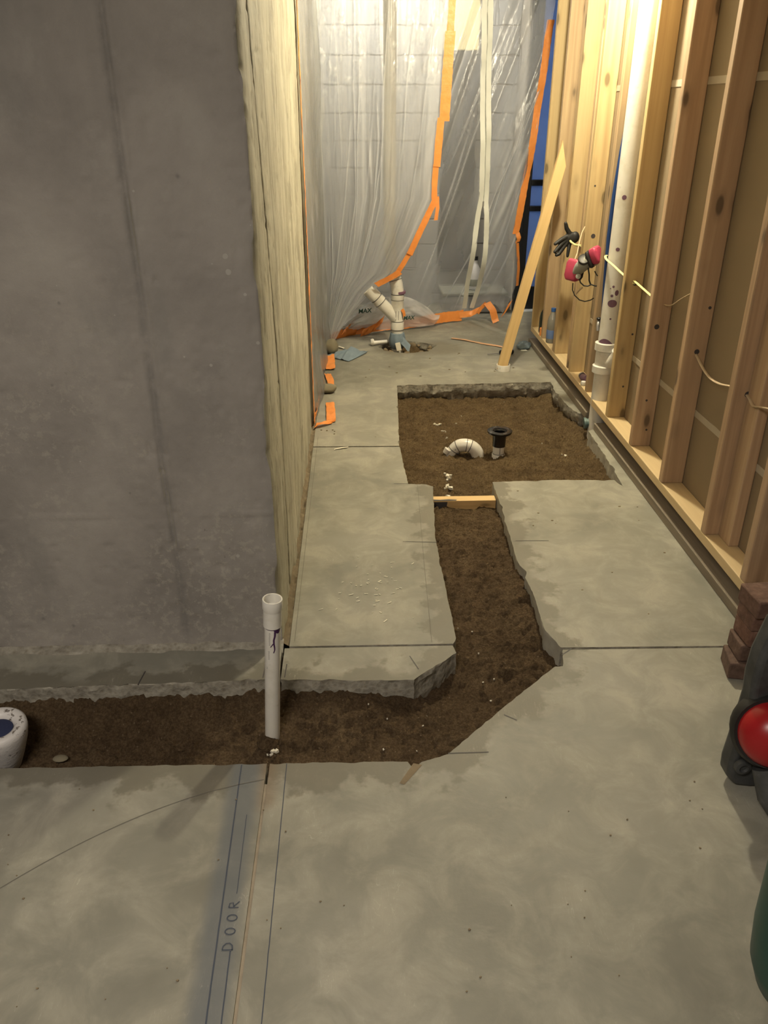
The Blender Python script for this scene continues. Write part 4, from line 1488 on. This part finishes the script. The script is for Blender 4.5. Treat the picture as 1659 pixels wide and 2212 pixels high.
for k in range(4):
    a = .4+k*math.pi/2
    pts = []
    for i in range(9):
        b = a-.22+.44*i/8
        pts.append((f0[0]+.050*math.cos(b), f0[1]+.050*math.sin(b), .0468))
    MB().tube(pts, .0034, 8, flat=.3).build('bolt_slot', M_INK, CF)

TB = MB().box(.317, .603, 3.155, 3.205, -.125, -.022).build('trench_board', M_PINE_X, None, loc=(.46, 3.18, -.125), smooth=0, bevel=.003)
tag(TB, 'short pine board set across the trench at the pit mouth', 'board')
mb = MB()
gz = np.array([(0, 0), (.062, 0), (.058, -.028), (.05, -.052), (.02, -.060), (0, -.055)])
mb.add([(.325+a, 3.1543, -.027+b) for a, b in gz], [(0, 1, 2, 3, 4, 5)])
mb.add([(.325+a, 3.155+b, -.0215) for a, b in [(0, 0), (.1, .002), (.105, .010), (.07, .016), (.03, .012), (0, .016)]], [(0, 1, 2, 3, 4, 5)])
mb.build('tar_patch', M_INK, TB, smooth=0)
# white glue crusts, crumbs and shavings
rg = random.Random(12)


def chip(mb, c, r, h=.4):
    n = rg.randint(4, 6)
    vs = []
    a0 = rg.uniform(0, 6)
    for lv in (0, 1):
        for k in range(n):
            a = a0+2*math.pi*k/n
            q = r*rg.uniform(.5, 1.0)
            vs.append((c[0]+q*math.cos(a), c[1]+q*.8*math.sin(a), c[2]+(r*h*rg.uniform(.4, 1) if lv else -.002)))
    fs = [tuple(range(n, 2*n))]+[(k, (k+1) % n, n+(k+1) % n, n+k) for k in range(n)]
    mb.add(vs, fs)


mb = MB()
for (cx, cy, nn, sp, r) in ((.455, 4.32, 7, .03, .009), (.47, 4.20, 6, .02, .008), (.475, 4.10, 5, .015, .006), (.43, 3.56, 9, .025, .012), (.42, 3.40, 12, .025, .013), (1.08, 3.83, 5, .012, .009), (.57, 4.35, 2, .01, .007),
                           (.62, 4.5, 2, .02, .005), (.90, 4.2, 3, .2, .004)):
    for k in range(nn):
        x, y = cx+rg.gauss(0, sp*.5), cy+rg.gauss(0, sp)
        chip(mb, (x, y, float(soil_z(np.array([x]), np.array([y]))[0])+.003), r*rg.uniform(.5, 1.1), .9)
for k in range(26):
    x, y = rg.uniform(.0, .5), rg.uniform(1.62, 2.3)
    if x < .3 and y > 1.88:
        continue
    chip(mb, (x, y, float(soil_z(np.array([x]), np.array([y]))[0])+.002), rg.uniform(.002, .0045), .9)
for k in range(7):
    x, y = -.262+rg.gauss(0, .012), 1.725+rg.gauss(0, .006)
    chip(mb, (x, y, float(soil_z(np.array([x]), np.array([y]))[0])+.004), rg.uniform(.004, .010), .9)
o = mb.build('plastic_crumbs', M_CHIP, None, smooth=0, fixn=True)
tag(o, 'white plastic crumbs scattered over the soil', 'debris', kind='stuff')
mb = MB()
for k in range(46):
    x, y = rg.gauss(.06, .07), rg.gauss(2.42, .12)
    if x > .27:
        continue
    a = rg.uniform(-.9, .9)
    L = rg.uniform(.004, .018)
    mb.bar((x-L*math.cos(a)/2, y-L*math.sin(a)/2, .0012), (x+L*math.cos(a)/2, y+L*math.sin(a)/2, .0022), rg.uniform(.0015, .004), .0012)
o = mb.build('pale_shavings', M_CHIP, None, smooth=0)
tag(o, 'pale shavings scattered on the slab left of the trench', 'debris', kind='stuff')
mb = MB()
for k in range(70):
    x, y = rg.uniform(-.9, 1.1), rg.uniform(.5, 1.5)
    chip(mb, (x, y, .001), rg.uniform(.0015, .004), .6)
for k in range(24):
    x, y = rg.uniform(-.2, 1.1), rg.uniform(4.85, 6.0)
    if .1 < x < .62 and y > 5.4:
        continue
    chip(mb, (x, y, .001), rg.uniform(.004, .012), .25)
for k in range(12):
    x, y = rg.uniform(.7, 1.2), rg.uniform(2.1, 3.2)
    chip(mb, (x, y, .001), rg.uniform(.002, .008), .2)
for (x, y) in ((-.17, 3.98), (-.14, 3.99), (-.13, 3.97), (-.20, 3.99), (-.13, 3.93)):
    chip(mb, (x, y, .001), .006, .6)
o = mb.build('dirt_crumbs', M_MUD, None, smooth=0, fixn=True)
tag(o, 'small dark dirt crumbs scattered over the concrete floor', 'debris', kind='stuff')
PS = MB()
PS.ribbon([(-.125, 3.715, .003), (-.09, 3.725, .006), (-.055, 3.74, .003)], (.2, 1, 0), .014, .001, 0, .002, 5)
o = PS.build('plastic_scrap', M_CHIP, None, loc=(-.09, 3.725, 0))
tag(o, 'small white plastic scrap beside the far floor joint', 'scrap')

# ------------------------------------------------------------------ white riser in the cross trench
RP = thing('riser_pipe', (-.258, 1.775, -.10), 'white pipe riser with a socket on top standing in the trench', 'pipe')
base, top = Vector((-.268, 1.78, -.15)), Vector((-.234, 1.772, .375))
ax = (top-base).normalized()
Lr = (top-base).length
MB().lathe([(.0212, 0), (.0212, Lr-.07), (.0185, Lr-.07), (.0185, 0)], base, ax, 64, closed=True).build('pipe', M_PVC, RP, smooth=50)
MB().lathe([(.0218, Lr-.083), (.0248, Lr-.082), (.0248, Lr-.034), (.0252, Lr-.030), (.0268, Lr-.026), (.0268, Lr), (.0262, Lr+.0015), (.0232, Lr+.0015), (.0222, Lr-.002), (.0218, Lr-.026), (.0185, Lr-.028), (.0185, Lr-.08)],
           base, ax, 36, closed=True).build('socket', M_PVC, RP, smooth=35)
u = Vector((1, 0, 0))
u = (u-ax*u.dot(ax)).normalized()
w = ax.cross(u)          # points +Y


def on_pipe(a, h, r=.0215):
    return base+ax*h+u*(math.cos(a)*r)+w*(math.sin(a)*r)


mb = MB()
vs, fs = [], []
K = 28
for k in range(K+1):
    a = -math.pi*(.02+.98*k/K)
    dep = .0035+(.012 if k < K*.42 else 0)*math.sin(math.pi*min(1, k/(K*.42)))
    vs += [on_pipe(a, Lr-.083, .0217), on_pipe(a, Lr-.083-dep, .0217)]
mb.add(vs, [(2*k, 2*k+1, 2*k+3, 2*k+2) for k in range(K)])


def drip(pts, wd):
    vs = []
    for i, (a, h) in enumerate(pts):
        ww = wd*(1-.6*i/len(pts))/.0217
        vs += [on_pipe(a-ww/2, h, .0218), on_pipe(a+ww/2, h, .0218)]
    mb.add(vs, [(2*i, 2*i+1, 2*i+3, 2*i+2) for i in range(len(pts)-1)])


dp = [(-1.15, Lr-.09), (-1.18, Lr-.105), (-1.32, Lr-.118), (-1.30, Lr-.13), (-1.22, Lr-.142), (-1.20, Lr-.15), (-1.34, Lr-.16)]
drip(dp, .006)
drip([(-1.34, Lr-.128), (-1.55, Lr-.135), (-1.72, Lr-.141)], .004)
mb.build('primer_drip', M_PRIMERD, RP, smooth=0, fixn=True)
M_FADE = plain('faded_print', (.38, .36, .34), .5)
for (a, h0, h1, ww) in ((-1.95, Lr-.095, Lr-.135, .22), (-2.05, Lr-.155, Lr-.183, .24), (-2.3, Lr-.21, Lr-.216, .2)):
    n = int((h0-h1)/.0042)+1
    mb = MB()
    for i in range(n):
        h = h0-i*.0042
        vs = [on_pipe(a, h, .0218), on_pipe(a+ww, h, .0218), on_pipe(a+ww*rg.uniform(.6, 1), h-.0022, .0218), on_pipe(a+ww*rg.uniform(0, .3), h-.0022, .0218)]
        mb.add(vs, [(0, 1, 2, 3)])
    o = mb.build('pipe_print', M_FADE, RP, smooth=0, fixn=True)
    o['kind'] = 'stuff'
m = MB()
m.ell((0, 0, 0), (.032, .026, .022), 16, 10)
m.v = [tuple(Vector(v)*(1+.4*mnoise.noise(Vector(v)*55))+Vector((-.272, 1.752, -.105))) for v in m.v]
m.build('mud_clod', M_SOIL, RP, smooth=60)

# ------------------------------------------------------------------ brace and its ring
RING = MB().lathe([(.045, 0), (.045, .038), (.044, .040), (.040, .040), (.039, .038), (.039, .004), (.0, .004), (.0, 0)], (.950, 5.045, .0005), seg=32).build('pipe_coupling', M_PVC, None, loc=(.95, 5.045, 0), smooth=40)
tag(RING, 'short white pipe coupling on the floor holding the foot of the brace', 'coupling')
a, b = Vector((.937, 5.04, .006)), Vector((1.232, 5.035, 1.36))
ln = (b-a).length
mb = MB()
mb.box(-.031, .031, -.017, .017, 0, ln)
# cut the upper end to a slant
mb.v = [(x, y, z-(.13*(x+.031)/.062 if z > 1 else 0)*1.0) for x, y, z in mb.v]
BR = mb.build('brace_board', M_PINE_Z, None, smooth=0, bevel=.003)
dz = (b-a).normalized()
dyv = Vector((0, 1, 0))
dx = dyv.cross(dz).normalized()
dyv = dz.cross(dx)
R4 = Matrix((dx, dyv, dz)).transposed().to_4x4()
R4.translation = a
BR.matrix_world = R4
tag(BR, 'long pale pine board leaning from the floor ring to the studs', 'board')

# ------------------------------------------------------------------ respirator and glove on the studs
RM = thing('respirator', (1.19, 4.25, .70), 'grey half-mask respirator with two pink filters hanging on the studs', 'respirator')


def filt(c, nrm, upv, sx, sz, th):
    nrm, upv = Vector(nrm).normalized(), Vector(upv)
    sd = nrm.cross(upv).normalized()
    upv = sd.cross(nrm)
    c = Vector(c)
    outl = [(-.5, -.32), (-.36, -.5), (.36, -.5), (.5, -.32), (.5, .32), (.36, .5), (-.36, .5), (-.5, .32)]
    vs, fs = [], []
    lay = [(-.5, .82), (-.42, .95), (.20, 1.0), (.42, .90), (.5, .72)]
    for h, k in lay:
        for x, z in outl:
            vs.append(c+sd*(x*sx*k)+upv*(z*sz*k)+nrm*(h*th))
    n = 8
    for i in range(len(lay)-1):
        for k in range(n):
            fs.append((i*n+k, i*n+(k+1) % n, (i+1)*n+(k+1) % n, (i+1)*n+k))
    fs.append(tuple(range(n-1, -1, -1)))
    fs.append(tuple((len(lay)-1)*n+k for k in range(n)))
    return MB().add(vs, fs)


fl_c, fr_c = Vector((1.148, 4.30, .766)), Vector((1.236, 4.215, .855))
filt(fl_c, (-.75, -.66, .1), (.10, 0, 1), .085, .112, .048).build('filter', M_PINK, RM, bevel=.004, fixn=True)
filt(fl_c+Vector((.030, .02, -.003)), (-.8, -.55, .1), (.10, 0, 1), .075, .105, .022).build('filter_base', M_RUBBER, RM, bevel=.003, fixn=True)
filt(fr_c, (.62, -.70, .35), (-.3, 0, 1), .070, .085, .042).build('filter', M_PINK, RM, bevel=.004, fixn=True)
filt(fr_c+Vector((-.022, .012, -.02)), (.6, -.6, .35), (-.3, 0, 1), .07, .09, .02).build('filter_base', M_RUBBER, RM, bevel=.003, fixn=True)
mb = MB()
P = [(1.162, 4.285, .755), (1.175, 4.265, .785), (1.190, 4.250, .806), (1.207, 4.235, .826), (1.226, 4.225, .842)]
mb.tube(P, [.028, .040, .044, .038, .026], 18, flat=.75)
mb.build('facepiece', M_GREY, RM, smooth=60)
MB().lathe([(0, 0), (.030, 0), (.031, .012), (.027, .018), (.022, .015), (.0, .017)], (1.180, 4.232, .826), (-.25, -.72, .62), 24).build('exhale_valve', M_DGREY, RM, smooth=40)
MB().lathe([(0, 0), (.014, 0), (.013, .012), (0, .014)], (1.163, 4.25, .742), (-.2, -.9, .1), 14).build('side_button', M_GREY, RM, smooth=40)
MB().lathe([(0, 0), (.016, 0), (.014, .014), (0, .016)], (1.212, 4.222, .868), (-.2, -.8, .5), 14).build('side_button', M_ZIP, RM, smooth=40)
MB().tube([(1.168, 4.25, .735), (1.175, 4.235, .712), (1.192, 4.225, .698), (1.212, 4.22, .697), (1.228, 4.215, .706), (1.245, 4.21, .700), (1.262, 4.20, .70)], .0035, 8).build('head_strap', M_RUBBER, RM)
MB().tube([(1.205, 4.23, .79), (1.213, 4.225, .755), (1.216, 4.222, .725), (1.225, 4.22, .705)], .004, 8).build('head_strap', M_RUBBER, RM)
MB().tube([(1.150, 4.29, .70), (1.150, 4.285, .665), (1.160, 4.27, .640), (1.185, 4.255, .618), (1.212, 4.245, .612), (1.24, 4.24, .62), (1.252, 4.23, .632)], .003, 8).build('head_strap', M_RUBBER, RM)
MB().tube([(1.235, 4.21, .775), (1.248, 4.205, .755), (1.262, 4.20, .748)], .003, 8).build('head_strap', M_RUBBER, RM)
MB().tube([(1.150, 4.30, .82), (1.165, 4.32, .85), (1.185, 4.38, .89), (1.215, 4.46, .93), (1.245, 4.52, .955)], .0028, 8).build('elastic_cord', M_CABLE2, RM)
MB().tube([(1.150, 4.28, .82), (1.166, 4.268, .806), (1.17, 4.255, .76)], .0024, 8).build('elastic_cord', M_CABLE2, RM)
MB().tube([(1.21, 4.23, .80), (1.225, 4.215, .80), (1.245, 4.20, .812)], .0024, 8).build('elastic_cord', M_CABLE2, RM)
MB().tube([(1.165, 4.27, .648), (1.178, 4.26, .668), (1.192, 4.25, .684)], [.006, .005, .004], 8).build('elastic_cord', M_CABLE2, RM)

GL = MB()
gc = Vector((1.222, 4.70, .872))
GL.ell(gc, (.040, .020, .034), 16, 10)
GL.ell(gc+Vector((.022, .0, .004)), (.026, .020, .032), 14, 10)
for pts, r in (([(1.212, 4.70, .895), (1.190, 4.695, .925), (1.181, 4.69, .952)], .0125),
               ([(1.200, 4.70, .880), (1.165, 4.685, .866), (1.128, 4.67, .845)], .0125),
               ([(1.200, 4.70, .866), (1.165, 4.685, .840), (1.130, 4.67, .802)], .0125),
               ([(1.205, 4.70, .856), (1.180, 4.688, .822), (1.155, 4.68, .788), (1.142, 4.675, .783)], .012),
               ([(1.218, 4.70, .848), (1.212, 4.692, .810), (1.209, 4.688, .775)], .0105)):
    GL.tube(pts, [r*1.15]+[r]*(len(pts)-2)+[r*.8], 12)
    GL.ell(pts[-1], (r*.8, r*.8, r*.8), 10, 8)
g = GL.build('work_glove', M_GLOVE, None, loc=(1.21, 4.70, .78), smooth=180)
md = g.modifiers.new('weld', 'REMESH')
md.mode = 'VOXEL'
md.voxel_size = .0035
md.use_smooth_shade = True
tag(g, 'black work glove hanging between the studs above the respirator', 'glove')
o = MB().tube([(1.252, 4.585, .846), (1.236, 4.64, .842), (1.220, 4.675, .852), (1.210, 4.695, .866)], .006, 8).build('cable', M_CABLE, None, loc=(1.25, 4.585, .846))
tag(o, 'short yellow cable end the black glove hangs on', 'cable')

# ------------------------------------------------------------------ things on the sill of the stud wall
BT = thing('water_bottle', (1.285, 5.20, .14), 'clear drink bottle with a blue cap standing on the sill', 'bottle')
MB().lathe([(0, 0), (.030, 0), (.033, .006), (.033, .08), (.031, .085), (.033, .09), (.033, .14), (.028, .165), (.015, .195), (.013, .205), (0, .205)], (1.285, 5.20, .1405), seg=24).build('body', M_CLEARB, BT, smooth=50)
MB().lathe([(0, 0), (.0155, 0), (.0155, .022), (0, .023)], (1.285, 5.20, .3455), seg=18).build('cap', M_BLUECAP, BT, smooth=40)
MB().lathe([(.0335, .03), (.0338, .031), (.0338, .085), (.0335, .086)], (1.285, 5.20, .1405), seg=24).build('label', M_LABEL, BT)
DB = thing('dark_bottle', (1.30, 5.46, .14), 'dark green bottle standing on the sill behind the roll of tape', 'bottle')
MB().lathe([(0, 0), (.034, 0), (.037, .008), (.037, .10), (.030, .135), (.013, .165), (.012, .20), (0, .20)], (1.296, 5.47, .1405), seg=24).build('body', M_DKBOT, DB, smooth=50)
MB().lathe([(0, 0), (.0145, 0), (.0145, .026), (0, .026)], (1.296, 5.47, .3405), seg=18).build('cap', M_BLACK, DB, smooth=40)
TR = thing('tape_roll', (1.282, 5.375, .14), 'roll of orange tape standing on the sill', 'tape roll')
MB().lathe([(.027, 0), (.038, 0), (.038, .048), (.027, .048)], (1.287, 5.39, .1405), seg=28, closed=True).build('tape', M_TAPE, TR, smooth=40)
MB().lathe([(.0245, .0), (.027, .0), (.027, .049), (.0245, .049)], (1.287, 5.39, .1405), seg=28, closed=True).build('core', M_DRYTAPE, TR, smooth=40)
FT = thing('pipe_fitting', (1.283, 4.36, .14), 'small grey pipe fitting lying on the sill left of the vent pipe', 'fitting')
MB().tube([(1.283, 4.36, .162), (1.283, 4.33, .163), (1.289, 4.30, .172)], [.021, .021, .018], 16).build('body', M_PRIMER, FT)
MB().lathe([(0, 0), (.020, 0), (.020, .016), (0, .016)], (1.283, 4.372, .163), (0, 1, 0), 16).build('collar', M_METALD, FT)
FT2 = MB().lathe([(0, 0), (.014, 0), (.017, .006), (.014, .022), (0, .026)], (1.264, 4.275, .1405), seg=16).build('pipe_plug', M_PVC, None, loc=(1.264, 4.275, .14))
tag(FT2, 'small white plug at the sill edge beside the vent pipe', 'plug')
SV = thing('valve', (1.262, 4.12, .50), 'small dark hose valve fixed to the stud beside the vent pipe', 'valve')
MB().tube([(1.275, 4.146, .54), (1.262, 4.125, .535), (1.256, 4.11, .515), (1.258, 4.105, .49)], .009, 10).build('body', M_METALD, SV)
MB().ell((1.262, 4.125, .548), (.013, .013, .008), 12, 8).build('knob', M_BLACK, SV)

# ------------------------------------------------------------------ floor clutter at the far end
RG = MB()
gu, gv = np.meshgrid(np.linspace(0, 1, 46), np.linspace(0, 1, 26))
cor = [Vector((-.215, 5.40, 0)), Vector((-.06, 5.275, 0)), Vector((.075, 5.50, 0)), Vector((-.09, 5.57, 0))]
rx = (cor[0].x*(1-gu)+cor[1].x*gu)*(1-gv)+(cor[3].x*(1-gu)+cor[2].x*gu)*gv
ry = (cor[0].y*(1-gu)+cor[1].y*gu)*(1-gv)+(cor[3].y*(1-gu)+cor[2].y*gu)*gv
rz = .004+.038*np.clip(np.sin(np.pi*gu)*np.sin(np.pi*gv), 0, 1)**.8*(.7+.6*fbm(gu*5, gv*3, 2, 3))+.008*np.clip(fbm(gu*9, gv*4+gu*3, 4, 3), 0, 1)
RG.grid(np.stack([rx, ry, np.maximum(rz, .003)], 2))
o = RG.build('blue_rag', M_BLUEWRAP, None, loc=(-.05, 5.43, 0), smooth=180, fixn=True)
so = o.modifiers.new('thickness', 'SOLIDIFY')
so.thickness = .002
tag(o, 'blue-grey cloth rag lying on the floor by the left wall', 'rag')
m = MB()
m.ell((0, 0, 0), (.048, .05, .055), 20, 14)
m.v = [tuple(Vector(v)*(1+.25*mnoise.noise(Vector(v)*18+Vector((3, 1, 0))))+Vector((-.182, 5.475, .052))) for v in m.v]
o = m.build('rubble_stone', M_STONE, None, loc=(-.182, 5.475, 0), smooth=60)
tag(o, 'tan rounded stone weighing down the plastic at the left wall', 'stone')
m = MB()
m.ell((0, 0, 0), (.048, .036, .028), 18, 12)
m.v = [tuple(Vector(v)*(1+.3*mnoise.noise(Vector(v)*22+Vector((8, 1, 0))))+Vector((-.178, 4.62, .026))) for v in m.v]
o = m.build('rubble_stone', M_STONE, None, loc=(-.178, 4.62, 0), smooth=60)
tag(o, 'small flat tan stone on the hem between two strips of orange tape', 'stone')
m = MB()
for k, (x, y) in enumerate(((1.185, 5.60), (1.20, 5.56), (1.165, 5.555), (1.21, 5.62))):
    e = MB().ell((0, 0, 0), (.036, .030, .022), 16, 10)
    e.v = [tuple(Vector(v)*(1+.5*mnoise.noise(Vector(v)*40+Vector((k*3, 1, 0))))+Vector((x, y, .02))) for v in e.v]
    m.add(e.v, e.f)
o = m.build('crumpled_cloth', M_BLUEWRAP, None, loc=(1.185, 5.58, 0), smooth=60)
md = o.modifiers.new('weld', 'REMESH')
md.mode = 'VOXEL'
md.voxel_size = .004
tag(o, 'crumpled blue-grey cloth on the floor beside the sill', 'rag')
SD = thing('screwdriver', (.99, 5.42, 0), 'black-handled screwdriver lying on the floor behind the brace', 'screwdriver')
MB().tube([(.90, 5.395, .010), (.985, 5.41, .012)], .0035, 8).build('shaft', M_METALD, SD)
MB().lathe([(.006, 0), (.016, .006), (.016, .03), (.012, .045), (.016, .06), (.017, .095), (.010, .104), (0, .105)], (.983, 5.41, .018), (1, .15, 0), 16).build('handle', M_BLACK, SD, smooth=50)
o = MB().ribbon([(.70, 5.86, .004), (.78, 5.81, .007), (.90, 5.71, .004), (1.0, 5.63, .006), (1.05, 5.59, .004)], (.4, 1, 0), .030, .001, 0, .003, 61).build('tape_scrap', plain('faded_orange_tape', (.62, .36, .20), .6), None, loc=(.88, 5.72, 0), fixn=True)
tag(o, 'long faded strip of orange tape stuck to the floor behind the brace', 'tape')
o = MB().ribbon([(-.165, 5.66, .006), (-.13, 5.63, .010), (-.095, 5.60, .006)], (.4, 1, 0), .022, .0015, 0, .004, 62).build('paper_scrap', M_CHIP, None, loc=(-.13, 5.63, 0), fixn=True)
tag(o, 'pale paper scrap by the stone at the left wall', 'scrap')
o = MB().bar((1.155, 5.50, .004), (1.195, 5.505, .004), .028, .006).build('paper_scrap', M_ZIP, None, loc=(1.175, 5.50, 0), bevel=.002)
tag(o, 'pale flat scrap in front of the crumpled cloth', 'scrap')

# ------------------------------------------------------------------ tub at the left edge
TUB = thing('tub', (-.985, 1.71, -.125), 'white spattered tub with a dark blue centre at the left edge of the trench', 'tub')
prof = [(0, 0), (.030, 0), (.040, .012), (.056, .06), (.070, .11), (.0755, .142), (.074, .156), (.066, .163), (.052, .160), (.042, .152), (.038, .140), (0, .135)]
MB().lathe(prof, (-1.004, 1.712, -.128), (.06, -.05, 1), 40).build('body', M_SPAT, TUB, smooth=60)
MB().lathe([(0, .136), (.036, .138), (.038, .146), (.030, .150), (0, .148)], (-1.004, 1.712, -.128), (.06, -.05, 1), 30).build('core', M_NAVY, TUB, smooth=60)
o = MB().ell((-.86, 1.73, -.118), (.022, .014, .007), 12, 8).build('pebble', M_STONE, None, loc=(-.86, 1.73, -.12))
tag(o, 'pale flat pebble in the trench near the tub', 'stone')

# ------------------------------------------------------------------ bricks at the right
bk = [(1.108, 1.965, 0.0, .057, -.20, .10), (1.118, 1.968, .057, .057, -.05, .095), (1.124, 1.964, .114, .057, .02, .10), (1.122, 1.962, .171, .055, .0, .10), (1.112, 1.955, .226, .057, .06, .11)]
where = ['lowest brick of the stack beside the grey machine', 'second brick from the bottom of the stack by the sill', 'middle brick of the stack by the sill', 'second brick from the top of the stack by the sill', 'top brick of the stack by the sill, pale brown upper face showing']
for k, (x, y, z, h, rz, wd) in enumerate(bk):
    mb = MB()
    mb.box(0, .205, -wd, 0, .0006, h-.0006)
    o = mb.build('brick', M_BRICK, None, bevel=.005, bseg=2)
    o.location = (x, y, z)
    o.rotation_euler = (0, 0, rz)
    tag(o, where[k], 'brick', 'bricks stacked by the sill')

# ------------------------------------------------------------------ machine at the right edge
MC = thing('floor_machine', (1.02, 1.40, 0), 'charcoal cast machine with a red dome and green tank at the right edge', 'machine')


def rounded(outl, y0, y1, m, name, bevel=.012):
    """outline in x,z extruded along y"""
    n = len(outl)
    vs = [(x, y0, z) for x, z in outl]+[(x, y1, z) for x, z in outl]
    fs = [tuple(range(n-1, -1, -1)), tuple(range(n, 2*n))]+[(k, (k+1) % n, n+(k+1) % n, n+k) for k in range(n)]
    return MB().add(vs, fs).build(name, m, MC, bevel=bevel, bseg=3, fixn=True, smooth=50)


rounded([(.965, .0), (1.02, .0), (1.06, .10), (1.08, .45), (1.05, .505), (.945, .505), (.925, .488), (.908, .40), (.906, .335), (.912, .275), (.909, .215), (.905, .135), (.901, .07), (.904, .035), (.925, .008)], 1.44, 1.50, M_MACH, 'leg_casting', .014)
for (x, z, r) in ((.945, .395, .020), (.925, .085, .019)):
    MB().lathe([(r, 0), (r*1.1, .004), (r, .014), (r*.6, .016), (r*.5, .010), (0, .010)], (x, 1.436, z), (0, -1, 0), 20).build('boss', M_MACH, MC, smooth=40)
MB().lathe([(.080, 0), (.078, .02), (.066, .045), (.045, .062), (.02, .070), (0, .072)], (.962, 1.405, .212), (-.35, -1, .35), 32).build('red_dome', M_RED, MC, smooth=80)
MB().lathe([(.092, -.03), (.094, 0), (.086, .012), (.080, .010)], (.962, 1.407, .212), (-.35, -1, .35), 32).build('dome_rim', M_RUBBER, MC, smooth=50)
MB().tube([(.955, 1.39, .12), (.968, 1.355, .062), (.988, 1.31, .036), (1.025, 1.26, .034)], [.030, .034, .034, .03], 18).build('front_foot', M_MACH, MC, smooth=60)
MB().tube([(1.02, 1.47, .30), (.98, 1.25, .42), (.88, 1.02, .52), (.76, .90, .58)], .022, 14).build('link_arm', M_MACH, MC, smooth=60)
MB().lathe([(0, 0), (.05, .006), (.078, .030), (.092, .08), (.096, .16), (.094, .30), (.085, .36), (.05, .39), (0, .40)], (.742, .82, .165), (-.06, 0, 1), 36).build('green_tank', M_GREEN, MC, smooth=80)
MB().tube([(.74, .82, .19), (.80, .83, .10), (.84, .84, .012)], [.02, .018, .022], 14).build('tank_foot', M_RUBBER, MC, smooth=60)


# ------------------------------------------------------------------ pieces that belong to a part go one level deeper
def under(root, child, part):
    kids = [k for k in root.children]
    host = [k for k in kids if k.name.split('.')[0] == part][0]
    for k in kids:
        if k.name.split('.')[0] == child and k is not host:
            k.parent = host


for r, c, p in ((CF, 'bolt_slot', 'flange_ring'), (CF, 'ink_line', 'pipe'), (CF, 'joint_line', 'coupling'), (EL, 'joint_line', 'elbow'), (EL, 'ink_spot', 'elbow'), (DS, 'pen_mark', 'wye_body'), (DS, 'joint_line', 'wye_body'),
                (DS, 'paper_tag', 'blue_wrap'), (DS, 'primer_daub', 'bend'), (VP, 'primer_daub', 'upper_pipe'), (RP, 'pipe_print', 'pipe'), (RP, 'primer_drip', 'pipe'), (MC, 'boss', 'leg_casting'), (MC, 'dome_rim', 'red_dome'),
                (MC, 'tank_foot', 'green_tank'), (SHR, 'zip_pull', 'zip_coil'), (BT, 'label', 'body'), (JUG, 'label', 'body'), (RM, 'side_button', 'facepiece'), (RM, 'exhale_valve', 'facepiece')):
    under(r, c, p)
